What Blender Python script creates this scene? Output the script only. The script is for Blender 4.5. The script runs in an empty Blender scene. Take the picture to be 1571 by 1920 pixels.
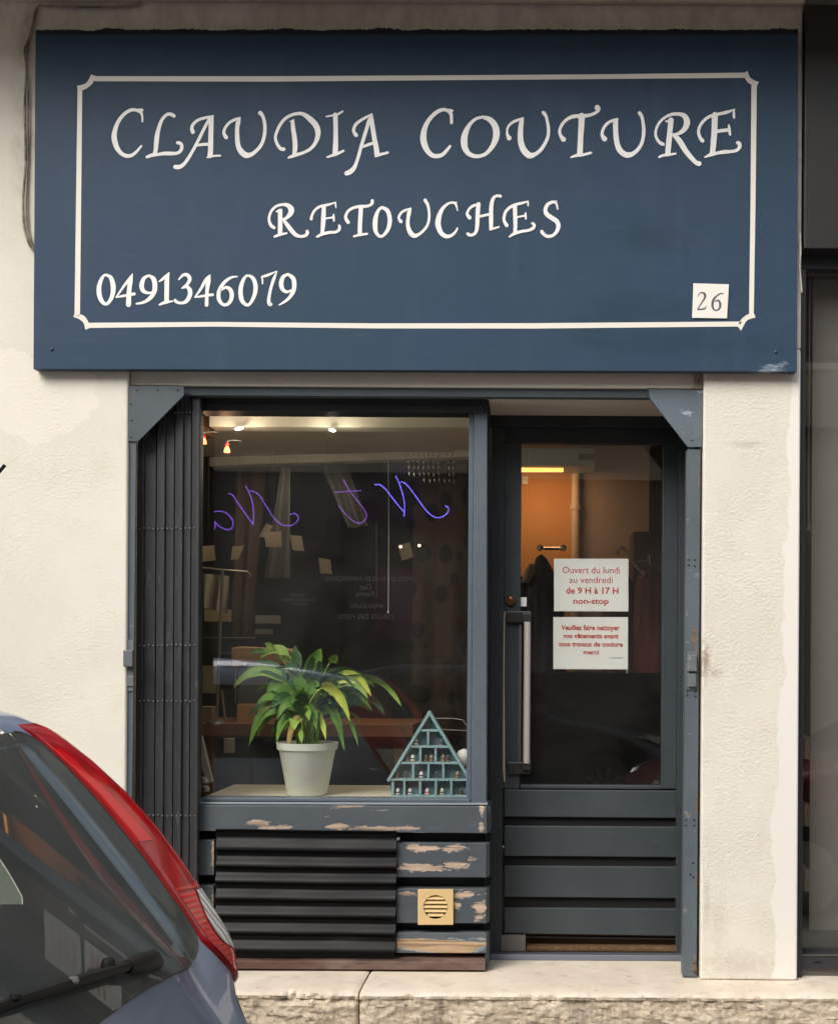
import bpy, bmesh, math, random
from mathutils import Vector, Matrix, noise
random.seed(7)
R = math.radians
scene = bpy.context.scene
COL = scene.collection

# ------------------------------------------------------------------ camera
F, VX, VY, ROLL = 2500.0, 1030.0, 1230.0, 0.006      # focal length and vanishing point in photo pixels
CY, CZ = -5.0, 1.5
cam_d = bpy.data.cameras.new('camera')
cam = bpy.data.objects.new('camera', cam_d)
COL.objects.link(cam)
cam.location = (0, CY, CZ)
cam.rotation_euler = (math.pi/2, -ROLL, 0)
cam_d.sensor_fit = 'AUTO'
cam_d.sensor_width = 36
cam_d.lens = 36*F/1920
cam_d.shift_x = -(VX-785.5)/1920
cam_d.shift_y = (VY-960)/1920
cam_d.clip_start = 0.05
cam_d.clip_end = 400
scene.camera = cam

# ------------------------------------------------------------------ light
SUN_EL, SUN_AZ = R(44), R(-34)                        # azimuth from straight behind the camera, towards the left
world = bpy.data.worlds.new('World')
scene.world = world
world.use_nodes = True
wn, wl = world.node_tree.nodes, world.node_tree.links
wn.clear()
sky = wn.new('ShaderNodeTexSky')
sky.sky_type = 'NISHITA'
sky.sun_disc = False
sky.sun_elevation = SUN_EL
sky.sun_rotation = math.pi + SUN_AZ * -1
sky.dust_density = 3.0
hsv = wn.new('ShaderNodeHueSaturation')
hsv.inputs['Saturation'].default_value = 0.28         # overcast: nearly white cloud
bg = wn.new('ShaderNodeBackground')
bg.inputs['Strength'].default_value = 0.15
wo = wn.new('ShaderNodeOutputWorld')
wl.new(sky.outputs[0], hsv.inputs['Color'])
wl.new(hsv.outputs[0], bg.inputs['Color'])
wl.new(bg.outputs[0], wo.inputs['Surface'])
sun_d = bpy.data.lights.new('sun', 'SUN')
sun_d.energy = 1.5
sun_d.angle = R(35)
sun_d.color = (1.0, 0.95, 0.88)
sun = bpy.data.objects.new('sun', sun_d)
COL.objects.link(sun)
# direction towards the sun
sd = Vector((math.sin(SUN_AZ)*math.cos(SUN_EL), -math.cos(SUN_AZ)*math.cos(SUN_EL), math.sin(SUN_EL)))
sun.rotation_euler = sd.to_track_quat('Z', 'Y').to_euler()
scene.view_settings.view_transform = 'Standard'
scene.view_settings.look = 'None'
scene.view_settings.gamma = 1
scene.view_settings.use_curve_mapping = False
scene.view_settings.exposure = 0.82
scene.cycles.sample_clamp_indirect = 4.0

# ------------------------------------------------------------------ helpers
CR, SR = math.cos(ROLL), math.sin(ROLL)
def at(px, py, Y):
    dx, dy = px-VX, py-VY
    k = (Y-CY)/F
    return Vector(((dx*CR+dy*SR)*k, Y, CZ-(-dx*SR+dy*CR)*k))
def refl(px, py, Y, Yg=0.12):
    """where a point must stand at depth Y (on the street side) to be mirrored at that pixel by the window"""
    p = at(px, py, 2*Yg-Y)
    return Vector((p.x, Y, p.z))
def wloc(o):
    v = Vector((0, 0, 0))
    while o is not None:
        v += o.location; o = o.parent
    return v
def tag(o, label=None, cat=None, group=None, kind=None):
    if label: o['label'] = label
    if cat: o['category'] = cat
    if group: o['group'] = group
    if kind: o['kind'] = kind
    return o
def thing(name, loc, label, cat, group=None):
    o = bpy.data.objects.new(name, None)
    COL.objects.link(o); o.location = loc; o.empty_display_size = 0.05
    return tag(o, label, cat, group)
def copy_tree(o, parent=None):
    c = o.copy(); COL.objects.link(c); c.parent = parent
    for ch in o.children:
        copy_tree(ch, c)
    return c
class B:
    def __init__(s): s.bm = bmesh.new()
    def quad(s, *pts):
        return s.bm.faces.new([s.bm.verts.new(p) for p in pts])
    def box(s, X0, X1, Z0, Z1, Y0, Y1):
        v = [s.bm.verts.new((x, y, z)) for z in (Z0, Z1) for y in (Y0, Y1) for x in (X0, X1)]
        for f in ((0,2,3,1), (4,5,7,6), (0,1,5,4), (2,6,7,3), (0,4,6,2), (1,3,7,5)):
            s.bm.faces.new([v[i] for i in f])
        return s
    def pbox(s, x0, y0, x1, y1, Y0, Y1):
        xm, ym = (x0+x1)/2, (y0+y1)/2
        return s.box(at(x0, ym, Y0).x, at(x1, ym, Y0).x, at(xm, y1, Y0).z, at(xm, y0, Y0).z, Y0, Y1)
    def prism(s, pts, Y0, Y1):
        """pixel polygon at depth Y0 extruded back to Y1"""
        P = [at(x, y, Y0) for x, y in pts]
        return s.prismw(P, Vector((0, Y1-Y0, 0)))
    def prismw(s, P, d):
        a = [s.bm.verts.new(p) for p in P]
        b = [s.bm.verts.new(Vector(p)+d) for p in P]
        n = len(P)
        s.bm.faces.new(a); s.bm.faces.new(b[::-1])
        for i in range(n):
            s.bm.faces.new((a[i], b[i], b[(i+1) % n], a[(i+1) % n]))
        return s
    def tube(s, P, r, n=8, cap=True):
        P = [Vector(p) for p in P]
        rr = r if isinstance(r, (list, tuple)) else [r]*len(P)
        rings = []
        up = None
        for i, p in enumerate(P):
            t = (P[min(i+1, len(P)-1)]-P[max(i-1, 0)]).normalized()
            if up is None:
                up = t.orthogonal().normalized()
            u = (up - t*up.dot(t)).normalized(); up = u
            w = t.cross(u)
            rings.append([s.bm.verts.new(p + (u*math.cos(a)+w*math.sin(a))*rr[i]) for a in [2*math.pi*k/n for k in range(n)]])
        for a, b in zip(rings, rings[1:]):
            for k in range(n):
                s.bm.faces.new((a[k], a[(k+1) % n], b[(k+1) % n], b[k]))
        if cap:
            s.bm.faces.new(rings[0][::-1]); s.bm.faces.new(rings[-1])
        return s
    def lathe(s, c, prof, n=24, axis='Z'):
        rings = []
        for r, h in prof:
            ring = []
            for k in range(n):
                a = 2*math.pi*k/n
                q = Vector((r*math.cos(a), r*math.sin(a), h))
                if axis == 'Y': q = Vector((q.x, q.z, q.y))
                ring.append(s.bm.verts.new(Vector(c)+q))
            rings.append(ring)
        for a, b in zip(rings, rings[1:]):
            for k in range(n):
                s.bm.faces.new((a[k], a[(k+1) % n], b[(k+1) % n], b[k]))
        s.bm.faces.new(rings[0][::-1]); s.bm.faces.new(rings[-1])
        return s
    def build(s, name, mat, parent=None, bevel=0, smooth=False, seg=2, recalc=True):
        bm = s.bm
        if recalc: bmesh.ops.recalc_face_normals(bm, faces=bm.faces[:])
        xs = [v.co for v in bm.verts]
        lo = Vector((min(c.x for c in xs), min(c.y for c in xs), min(c.z for c in xs)))
        hi = Vector((max(c.x for c in xs), max(c.y for c in xs), max(c.z for c in xs)))
        org = Vector(((lo.x+hi.x)/2, (lo.y+hi.y)/2, lo.z))
        for v in bm.verts: v.co -= org
        me = bpy.data.meshes.new(name)
        bm.to_mesh(me); bm.free()
        for m in (mat if isinstance(mat, (list, tuple)) else [mat]): me.materials.append(m)
        if smooth:
            for p in me.polygons: p.use_smooth = True
            if smooth != 'all': me.set_sharp_from_angle(angle=R(40))
        o = bpy.data.objects.new(name, me)
        COL.objects.link(o)
        o.parent = parent
        o.location = org - wloc(parent) if parent else org
        if bevel:
            m = o.modifiers.new('bevel', 'BEVEL'); m.width = bevel; m.segments = seg; m.limit_method = 'ANGLE'; m.angle_limit = R(35)
        return o
def pb(name, mat, parent, x0, y0, x1, y1, Y0, Y1, bevel=0.0015):
    return B().pbox(x0, y0, x1, y1, Y0, Y1).build(name, mat, parent, bevel)
def catmull(P, n=6):
    out = []
    Q = [P[0]]+list(P)+[P[-1]]
    for i in range(1, len(Q)-2):
        for k in range(n):
            t = k/n
            a, b, c, d = Q[i-1], Q[i], Q[i+1], Q[i+2]
            out.append(tuple(0.5*((2*b[j]) + (-a[j]+c[j])*t + (2*a[j]-5*b[j]+4*c[j]-d[j])*t*t + (-a[j]+3*b[j]-3*c[j]+d[j])*t**3) for j in range(len(b))))
    out.append(tuple(P[-1]))
    return out
def ribbon(b, P, Yf, Yb, roundcap=True):
    """P: list of (px, py, width px) centre line; a flat brush stroke with a little body, its face at depth Yf"""
    n = len(P)
    closed = abs(P[0][0]-P[-1][0]) < 1e-6 and abs(P[0][1]-P[-1][1]) < 1e-6
    L, Rr = [], []
    for i in range(n):
        if closed and i in (0, n-1): a, c = P[n-2], P[1]
        else: a, c = P[max(i-1, 0)], P[min(i+1, n-1)]
        t = Vector((c[0]-a[0], c[1]-a[1]))
        if t.length < 1e-9: t = Vector((1, 0))
        t.normalize(); nn = Vector((-t.y, t.x)); h = max(P[i][2], 0.3)/2
        L.append((P[i][0]+nn.x*h, P[i][1]+nn.y*h)); Rr.append((P[i][0]-nn.x*h, P[i][1]-nn.y*h))
    if roundcap and not closed:
        pass
    fl = [b.bm.verts.new(at(x, y, Yf)) for x, y in L]; fr = [b.bm.verts.new(at(x, y, Yf)) for x, y in Rr]
    bl = [b.bm.verts.new(at(x, y, Yf)+Vector((0, Yb-Yf, 0))) for x, y in L]; br = [b.bm.verts.new(at(x, y, Yf)+Vector((0, Yb-Yf, 0))) for x, y in Rr]
    for i in range(n-1):
        b.bm.faces.new((fl[i], fl[i+1], fr[i+1], fr[i]))
        b.bm.faces.new((fl[i+1], fl[i], bl[i], bl[i+1]))
        b.bm.faces.new((fr[i], fr[i+1], br[i+1], br[i]))
    if not closed:
        for e, s in ((0, -1), (n-1, 1)):
            h = P[e][2]/2
            if h < 1.2: continue
            a, c = P[max(e-1, 0)], P[min(e+1, n-1)]
            t = Vector((c[0]-a[0], c[1]-a[1])).normalized()*s
            base = math.atan2(L[e][1]-P[e][1], L[e][0]-P[e][0])
            cross = (L[e][0]-P[e][0])*t.y-(L[e][1]-P[e][1])*t.x
            sg = 1 if cross > 0 else -1
            arc = [fl[e]]
            for k in range(1, 6):
                an = base+sg*math.pi*k/6
                arc.append(b.bm.verts.new(at(P[e][0]+h*math.cos(an), P[e][1]+h*math.sin(an), Yf)))
            arc.append(fr[e])
            b.bm.faces.new(arc)

# ------------------------------------------------------------------ materials
def lin(r, g, b): 
    f = lambda c: (c/255/12.92) if c/255 <= 0.04045 else ((c/255+0.055)/1.055)**2.4
    return (f(r), f(g), f(b))
class M:
    def __init__(s, name, color, rough=0.6, metal=0.0, coat=0.0, spec=None):
        s.m = bpy.data.materials.new(name); s.m.use_nodes = True
        s.t = s.m.node_tree; s.n = s.t.nodes; s.l = s.t.links
        s.b = s.n['Principled BSDF']
        s.b.inputs['Base Color'].default_value = (*color, 1)
        s.b.inputs['Roughness'].default_value = rough
        s.b.inputs['Metallic'].default_value = metal
        s.b.inputs['Coat Weight'].default_value = coat
        if spec is not None: s.b.inputs['Specular IOR Level'].default_value = spec
        g = s.n.new('ShaderNodeNewGeometry'); s.pos = g.outputs['Position']
        s.col = None; s.color = color; s.bump = None
    def node(s, t, **k):
        n = s.n.new(t)
        for a, v in k.items(): setattr(n, a, v)
        return n
    def mapped(s, scale):
        mp = s.node('ShaderNodeMapping'); mp.inputs['Scale'].default_value = scale
        s.l.new(s.pos, mp.inputs['Vector']); return mp.outputs[0]
    def noise(s, scale=5, detail=4, rough=0.6, stretch=(1, 1, 1), dist=0):
        n = s.node('ShaderNodeTexNoise'); n.inputs['Scale'].default_value = scale; n.inputs['Detail'].default_value = detail
        n.inputs['Roughness'].default_value = rough; n.inputs['Distortion'].default_value = dist
        s.l.new(s.mapped(stretch), n.inputs['Vector']); return n.outputs['Fac']
    def ramp(s, fac, stops):
        r = s.node('ShaderNodeValToRGB'); e = r.color_ramp.elements
        while len(e) < len(stops): e.new(0.5)
        for el, (p, c) in zip(e, stops):
            el.position = p; el.color = (c, c, c, 1) if not isinstance(c, tuple) else (*c, 1)
        s.l.new(fac, r.inputs[0]); return r.outputs[0]
    def math(s, op, a, b=None, c=None):
        n = s.node('ShaderNodeMath', operation=op)
        for i, v in enumerate((a, b, c)):
            if v is None: continue
            if hasattr(v, 'links'): s.l.new(v, n.inputs[i])
            else: n.inputs[i].default_value = v
        return n.outputs[0]
    def over(s, fac, color):
        """lay a second colour over what is there, by mask"""
        mx = s.node('ShaderNodeMix', data_type='RGBA')
        if s.col is None: mx.inputs['A'].default_value = (*s.color, 1)
        else: s.l.new(s.col, mx.inputs['A'])
        if hasattr(color, 'links'): s.l.new(color, mx.inputs['B'])
        else: mx.inputs['B'].default_value = (*color, 1)
        if hasattr(fac, 'links'): s.l.new(fac, mx.inputs['Factor'])
        else: mx.inputs['Factor'].default_value = fac
        s.col = mx.outputs['Result']; s.l.new(s.col, s.b.inputs['Base Color']); return s
    def vary(s, scale, color, lo=0.35, hi=0.7, amt=1.0, stretch=(1, 1, 1), detail=5, dist=0):
        f = s.ramp(s.noise(scale, detail, 0.6, stretch, dist), [(lo, 0.0), (hi, amt)])
        return s.over(f, color)
    def relief(s, h, strength=0.3, dist=0.01):
        b = s.node('ShaderNodeBump'); b.inputs['Strength'].default_value = strength; b.inputs['Distance'].default_value = dist
        s.l.new(h, b.inputs['Height'])
        if s.bump is not None: s.l.new(s.bump, b.inputs['Normal'])
        s.bump = b.outputs[0]; s.l.new(s.bump, s.b.inputs['Normal']); return s
    def xyz(s):
        x = s.node('ShaderNodeSeparateXYZ'); s.l.new(s.pos, x.inputs[0]); return x.outputs
    def roughvary(s, scale, lo, hi, stretch=(1, 1, 1)):
        f = s.noise(scale, 4, 0.6, stretch)
        mr = s.node('ShaderNodeMapRange'); mr.inputs['To Min'].default_value = lo; mr.inputs['To Max'].default_value = hi
        s.l.new(f, mr.inputs['Value']); s.l.new(mr.outputs[0], s.b.inputs['Roughness']); return s
def smoothstep(m, v, a, b):
    mr = m.node('ShaderNodeMapRange', interpolation_type='SMOOTHSTEP')
    mr.inputs['From Min'].default_value = a; mr.inputs['From Max'].default_value = b
    m.l.new(v, mr.inputs['Value']); return mr.outputs[0]

# rough rendered wall, cream
def make_wall(name, col, patch=False):
    w = M(name, col, 0.9)
    w.vary(1.6, tuple(c*0.86 for c in col), 0.4, 0.75, 0.7, detail=6)
    w.vary(7, (col[0]*0.9, col[1]*0.86, col[2]*0.78), 0.5, 0.8, 0.5)
    w.vary(26, (col[0]*0.72, col[1]*0.66, col[2]*0.58), 0.60, 0.80, 0.4)
    w.vary(0.9, (col[0]*0.84, col[1]*0.82, col[2]*0.78), 0.45, 0.7, 0.6, (1, 1, 0.5), 8)
    w.vary(70, (col[0]*0.45, col[1]*0.40, col[2]*0.34), 0.70, 0.74, 0.7, (0.6, 1, 1), 3)
    coarse = w.noise(75, 5, 0.6, (1, 1, 1.25)); fine = w.noise(160, 3, 0.6)
    hit = w.ramp(coarse, [(0.40, 0.0), (0.72, 1.0)])
    where = w.ramp(w.noise(3.5, 4, 0.6), [(0.36, 0.25), (0.62, 1.0)])
    hit = w.math('MULTIPLY', hit, where)
    if patch:
        x = w.xyz()
        edge = w.noise(3.2, 5, 0.6)
        e = w.math('ADD', x[0], w.math('MULTIPLY', w.math('SUBTRACT', edge, 0.5), 0.16))
        e = w.math('ADD', e, w.math('MULTIPLY', w.math('SUBTRACT', 1.1, x[2]), 0.035))
        mask = smoothstep(w, e, at(1458, 1300, 0).x-0.003, at(1458, 1300, 0).x+0.004)
        for (sx, sy, rx, ry, am) in ((1322, 1240, 12, 42, 0.75), (1398, 833, 45, 9, 0.30), (1340, 1262, 16, 14, 0.35), (1324, 1690, 8, 70, 0.25), (1400, 1842, 60, 8, 0.6), (1390, 1810, 90, 34, 0.28), (1345, 1730, 22, 60, 0.15)):
            c = at(sx, sy, 0); k = 5/F
            dx = w.math('DIVIDE', w.math('SUBTRACT', x[0], c.x), rx*k); dz = w.math('DIVIDE', w.math('SUBTRACT', x[2], c.z), ry*k)
            d = w.math('SQRT', w.math('ADD', w.math('MULTIPLY', dx, dx), w.math('MULTIPLY', dz, dz)))
            d = w.math('ADD', d, w.math('MULTIPLY', w.math('SUBTRACT', w.noise(40, 6, 0.7), 0.5), 2.4))
            w.over(w.ramp(d, [(0.1, am), (1.0, 0.0)]), (0.26, 0.20, 0.14))
        w.over(w.math('MULTIPLY', mask, 0.95), (0.735, 0.705, 0.655))
        inv = w.math('SUBTRACT', 1.0, mask)
        w.relief(w.math('MULTIPLY', hit, w.math('ADD', w.math('MULTIPLY', inv, 0.9), 0.1)), 0.60, 0.0028)
    else:
        w.relief(hit, 0.42, 0.003)
    w.relief(fine, 0.35, 0.0015)
    return w
CREAM = (0.70, 0.665, 0.578)
m_wall = make_wall('cream_render', CREAM)
xx = m_wall.xyz()
# repainted lighter patch under the left end of the sign, and grime running by the cable
for (sx, sy, rx, ry, am, cc) in ((60, 740, 120, 95, 0.5, (0.765, 0.715, 0.61)), (300, 705, 90, 30, 0.5, (0.75, 0.70, 0.60))):
    c = at(sx, sy, 0); k = 5/F
    dx = m_wall.math('DIVIDE', m_wall.math('SUBTRACT', xx[0], c.x), rx*k); dz = m_wall.math('DIVIDE', m_wall.math('SUBTRACT', xx[2], c.z), ry*k)
    d = m_wall.math('SQRT', m_wall.math('ADD', m_wall.math('MULTIPLY', dx, dx), m_wall.math('MULTIPLY', dz, dz)))
    d = m_wall.math('ADD', d, m_wall.math('MULTIPLY', m_wall.math('SUBTRACT', m_wall.noise(6, 6, 0.6), 0.5), 1.6))
    m_wall.over(m_wall.ramp(d, [(0.93, am), (0.96, 0.0)]), cc)
# grime under the balcony and beside the cable
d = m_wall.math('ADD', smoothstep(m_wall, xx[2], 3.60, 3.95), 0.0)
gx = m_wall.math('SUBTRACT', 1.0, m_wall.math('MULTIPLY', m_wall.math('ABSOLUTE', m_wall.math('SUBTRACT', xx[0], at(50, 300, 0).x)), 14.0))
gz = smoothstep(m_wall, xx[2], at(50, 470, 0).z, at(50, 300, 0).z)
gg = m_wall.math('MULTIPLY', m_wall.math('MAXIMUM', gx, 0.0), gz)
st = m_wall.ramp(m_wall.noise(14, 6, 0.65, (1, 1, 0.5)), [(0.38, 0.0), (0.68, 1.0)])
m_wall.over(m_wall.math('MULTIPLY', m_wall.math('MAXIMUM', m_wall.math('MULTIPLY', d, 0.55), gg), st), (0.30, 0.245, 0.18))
m_wall = m_wall.m
m_wallp = make_wall('cream_render_repaired', CREAM, True).m
w = make_wall('dirty_cream_render', (0.60, 0.53, 0.43)); w.vary(9, (0.30, 0.24, 0.18), 0.55, 0.8, 0.5, (1, 1, 3)); m_wallband = w.m

def paint(name, col, rough=0.5, peel=0.0, spots=(), grain=True, dirt=0.5, stretch=(0.25, 1, 1), woodcol=(0.40, 0.30, 0.225), pscale=9, spec=0.35):
    p = M(name, col, rough, spec=spec)
    p.vary(5, tuple(c*1.28 for c in col), 0.4, 0.75, 0.6)
    p.vary(16, tuple(c*0.7 for c in col), 0.5, 0.8, dirt)
    p.vary(60, tuple(min(1, c*1.7+0.03) for c in col), 0.62, 0.8, 0.5, stretch)
    p.vary(3, tuple(min(1, c*1.25+0.012) for c in col), 0.45, 0.75, 0.7, (1, 1, 0.5), 9)
    p.vary(130, tuple(min(1, c*2.5+0.05) for c in col), 0.735, 0.76, 0.7, (0.35, 1, 1), 3)
    if peel:
        f = p.noise(pscale, 9, 0.62, (stretch[0], 1, 1.6), 0.4)
        xo = p.xyz() if spots else None
        fj = p.noise(34, 10, 0.72, (0.5, 1, 1.5), 0.6) if spots else None
        for (sx, sy, rx, ry) in spots:                 # worn places: edges and corners that get knocked
            c = at(sx, sy, 0.11); k = (0.11-CY)/F
            dx = p.math('DIVIDE', p.math('SUBTRACT', xo[0], c.x), rx*k); dz = p.math('DIVIDE', p.math('SUBTRACT', xo[2], c.z), ry*k)
            d = p.math('SQRT', p.math('ADD', p.math('MULTIPLY', dx, dx), p.math('MULTIPLY', dz, dz)))
            v = p.math('MULTIPLY', p.math('SUBTRACT', 1.35, d), 0.5)
            v = p.math('ADD', v, p.math('MULTIPLY', p.math('SUBTRACT', fj, 0.5), 2.2))
            f = p.math('MAXIMUM', f, p.math('ADD', p.math('MULTIPLY', p.math('MINIMUM', v, 0.5), 0.5), 1-peel-0.125))
        mask = p.ramp(f, [(1-peel, 0.0), (1-peel+0.008, 1.0)])
        edge = p.ramp(f, [(1-peel-0.018, 0.0), (1-peel-0.010, 1.0)])
        p.over(p.math('MULTIPLY', edge, 0.8), tuple(min(1, c*2.4+0.06) for c in col))
        wc = p.ramp(p.noise(50, 5, 0.6, (0.1, 1, 2)), [(0.35, tuple(c*0.45 for c in woodcol)), (0.5, woodcol), (0.7, tuple(min(1, c*1.45) for c in woodcol))])
        p.over(mask, wc)
        p.relief(p.math('SUBTRACT', 1.0, mask), 0.6, 0.002)
    if grain:
        p.relief(p.noise(90, 5, 0.65, (0.06, 1, 1)), 0.35, 0.0012)
    return p.m
BG = (0.072, 0.088, 0.099)
m_bluegrey = paint('blue_grey_paint', BG, 0.45)
m_bluegrey_v = paint('blue_grey_metal_paint', (0.088, 0.107, 0.122), 0.42, spots=[(1297, 1195, 5, 22), (1300, 1220, 4, 10), (1303, 1500, 3, 20), (1300, 1800, 9, 16), (1303, 1650, 3, 14), (1308, 900, 3, 12)], peel=0.33, stretch=(1, 1, 0.35), pscale=14, woodcol=(0.16, 0.11, 0.07), grain=False)
m_gusset_l = paint('grey_gusset_paint', (0.066, 0.080, 0.090), 0.45, grain=False)
m_gusset_r = paint('chalky_blue_gusset_paint', (0.10, 0.125, 0.145), 0.5, peel=0.37, pscale=7, woodcol=(0.26, 0.30, 0.34), grain=False, stretch=(1, 1, 1))
m_sill = paint('peeling_sill_paint', (0.066, 0.078, 0.088), 0.5, peel=0.33, pscale=9, spots=[(482, 1543, 30, 6), (520, 1550, 34, 4), (636, 1550, 26, 7), (700, 1553, 70, 4.5), (655, 1512, 34, 4), (770, 1553, 18, 4), (903, 1520, 5, 12), (902, 1550, 5, 10), (400, 1600, 4, 40), (400, 1700, 4, 40)])
m_plank = paint('badly_peeling_plank_paint', (0.064, 0.075, 0.085), 0.5, peel=0.34, pscale=9, spots=[(790, 1591, 34, 7), (852, 1591, 26, 8), (785, 1627, 50, 7), (855, 1624, 22, 9), (886, 1610, 10, 4), (872, 1678, 32, 7), (900, 1708, 13, 18), (765, 1676, 20, 4), (856, 1698, 9, 7), (770, 1783, 44, 7), (878, 1776, 34, 9), (820, 1762, 34, 5), (880, 1762, 20, 6)])
m_slate = paint('dark_slate_paint', (0.038, 0.047, 0.052), 0.42, dirt=0.4)
m_slate2 = paint('dark_frame_paint', (0.024, 0.029, 0.032), 0.45, dirt=0.4)
m_slate_v = paint('dark_return_paint', (0.03, 0.036, 0.04), 0.5, stretch=(1, 1, 0.25))
m_winframe = paint('window_frame_paint', (0.085, 0.106, 0.127), 0.4, stretch=(1, 1, 0.25))
g = M('charcoal_gate_steel', (0.016, 0.0165, 0.018), 0.55)
g.vary(12, (0.030, 0.031, 0.034), 0.4, 0.75, 0.7, (3, 3, 0.25)); g.vary(110, (0.16, 0.16, 0.16), 0.60, 0.78, 0.45, (1, 1, 0.12)); g.relief(g.noise(140, 3), 0.2, 0.001)
m_gate = g.m
g = M('worn_rivet_steel', (0.22, 0.22, 0.22), 0.4, 0.6); m_rivet = g.m
g = M('black_corrugated_metal', (0.003, 0.003, 0.0035), 0.48, spec=0.17)
g.vary(40, (0.05, 0.05, 0.05), 0.6, 0.8, 0.5, (0.08, 1, 1)); g.relief(g.noise(200, 3), 0.1, 0.0006); g.roughvary(30, 0.3, 0.55, (0.2, 1, 1)); m_corr = g.m
m_black = M('black_void', (0.004, 0.004, 0.004), 0.9).m
g = M('cream_plastic', (0.62, 0.44, 0.21), 0.35); g.vary(30, (0.6, 0.45, 0.24), 0.5, 0.8, 0.4); m_vent = g.m
g = M('rusty_brown_sill', (0.085, 0.042, 0.028), 0.55); g.vary(14, (0.19, 0.13, 0.11), 0.4, 0.7, 0.8, (0.2, 1, 1)); g.vary(40, (0.03, 0.02, 0.018), 0.5, 0.7, 0.7, (0.3, 1, 1)); g.relief(g.noise(60, 5, 0.6, (0.1, 1, 1)), 0.5, 0.002); m_brown = g.m
g = M('coir_mat', (0.16, 0.085, 0.035), 0.95); g.vary(150, (0.05, 0.028, 0.012), 0.4, 0.6, 0.9); g.vary(20, (0.25, 0.15, 0.07), 0.5, 0.8, 0.5); g.relief(g.noise(260, 3), 1.0, 0.004); m_mat = g.m
# sign board paint
s_ = M('navy_sign_paint', (0.026, 0.050, 0.090), 0.5, spec=0.22)
s_.vary(1.5, (0.023, 0.052, 0.080), 0.4, 0.7, 0.9); s_.vary(14, (0.034, 0.060, 0.100), 0.45, 0.8, 0.5, (0.5, 1, 1)); s_.vary(70, (0.026, 0.046, 0.074), 0.5, 0.75, 0.35)
s_.vary(9, (0.040, 0.068, 0.104), 0.52, 0.8, 0.55, (1.6, 1, 0.18)); s_.vary(40, (0.060, 0.085, 0.112), 0.60, 0.8, 0.4, (0.12, 1, 1)); s_.vary(120, (0.35, 0.36, 0.36), 0.765, 0.79, 0.6)
xq = s_.xyz()
def blob(m, cx, cz, rx, rz, soft=0.8, ns=8, na=1.7):
    dx = m.math('DIVIDE', m.math('SUBTRACT', xq[0], cx), rx); dz = m.math('DIVIDE', m.math('SUBTRACT', xq[2], cz), rz)
    d = m.math('SQRT', m.math('ADD', m.math('MULTIPLY', dx, dx), m.math('MULTIPLY', dz, dz)))
    d = m.math('ADD', d, m.math('MULTIPLY', m.math('SUBTRACT', m.noise(ns, 6, 0.65, (0.4, 1, 1.3)), 0.5), na*2))
    return m.ramp(d, [(0.25, 1.0), (0.25+soft, 0.0)])
for (bx, by, rx, rz, am) in ((1200, 440, 0.2, 0.07, 0.8), (1160, 590, 0.24, 0.10, 0.6), (1270, 640, 0.34, 0.06, 0.65), (980, 505, .02, .02, .6)):
    p = at(bx, by, -0.05)
    s_.over(s_.math('MULTIPLY', blob(s_, p.x, p.z, rx, rz), am*0.6), (0.015, 0.034, 0.050))
p = at(1450, 693, -0.05)
s_.over(s_.math('MULTIPLY', blob(s_, p.x, p.z, 0.09, 0.030, 0.5, 22), 0.8), (0.33, 0.38, 0.44))
p = at(440, 650, -0.05)
s_.over(s_.math('MULTIPLY', blob(s_, p.x, p.z, 0.07, 0.02), 0.45), (0.03, 0.055, 0.08))
s_.relief(s_.noise(30, 5), 0.12, 0.002); s_.relief(s_.noise(220, 2), 0.12, 0.0006); s_.roughvary(8, 0.4, 0.6)
m_sign = s_.m
g = M('white_sign_lettering', (0.80, 0.79, 0.76), 0.55); g.vary(60, (0.62, 0.62, 0.62), 0.5, 0.75, 0.5); m_white = g.m
m_ivory = M('ivory_sign_border', (0.72, 0.68, 0.60), 0.5).m
m_ink = M('dark_numeral_ink', (0.09, 0.085, 0.10), 0.5).m
m_tar = M('black_sealant', (0.008, 0.008, 0.010), 0.7).m
g = M('grimy_cable', (0.30, 0.25, 0.19), 0.7); g.vary(20, (0.09, 0.065, 0.045), 0.45, 0.6, 0.9); m_cable = g.m
g = M('pale_cable', (0.6, 0.56, 0.46), 0.6); m_cable2 = g.m
# stone
g = M('worn_step_top', (0.62, 0.53, 0.42), 0.7); g.vary(2.2, (0.44, 0.38, 0.31), 0.46, 0.72, 0.75, (1, 1, 1), 9); g.vary(24, (0.30, 0.26, 0.21), 0.60, 0.72, 0.5); g.vary(5, (0.72, 0.65, 0.54), 0.4, 0.7, 0.8); g.vary(12, (0.42, 0.36, 0.30), 0.55, 0.8, 0.7); g.vary(80, (0.34, 0.28, 0.22), 0.62, 0.75, 0.5); g.relief(g.noise(40, 6), 0.35, 0.003); m_steptop = g.m
g = M('rough_limestone', (0.60, 0.50, 0.37), 0.92); g.vary(9, (0.46, 0.37, 0.26), 0.42, 0.62, 0.8); g.vary(55, (0.66, 0.58, 0.46), 0.48, 0.6, 0.7); g.vary(5, (0.20, 0.16, 0.12), 0.54, 0.68, 0.75, (2.2, 1, 0.5)); g.vary(60, (0.20, 0.14, 0.09), 0.58, 0.66, 0.8); g.vary(11, (0.12, 0.085, 0.06), 0.60, 0.64, 0.7, (0.5, 1, 2.2))
g.relief(g.noise(70, 7, 0.7), 0.9, 0.008); m_stone = g.m
g = M('asphalt', (0.05, 0.05, 0.052), 0.9); g.vary(200, (0.10, 0.10, 0.10), 0.5, 0.7, 0.8); g.relief(g.noise(300, 3), 0.8, 0.004); m_asph = g.m
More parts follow.
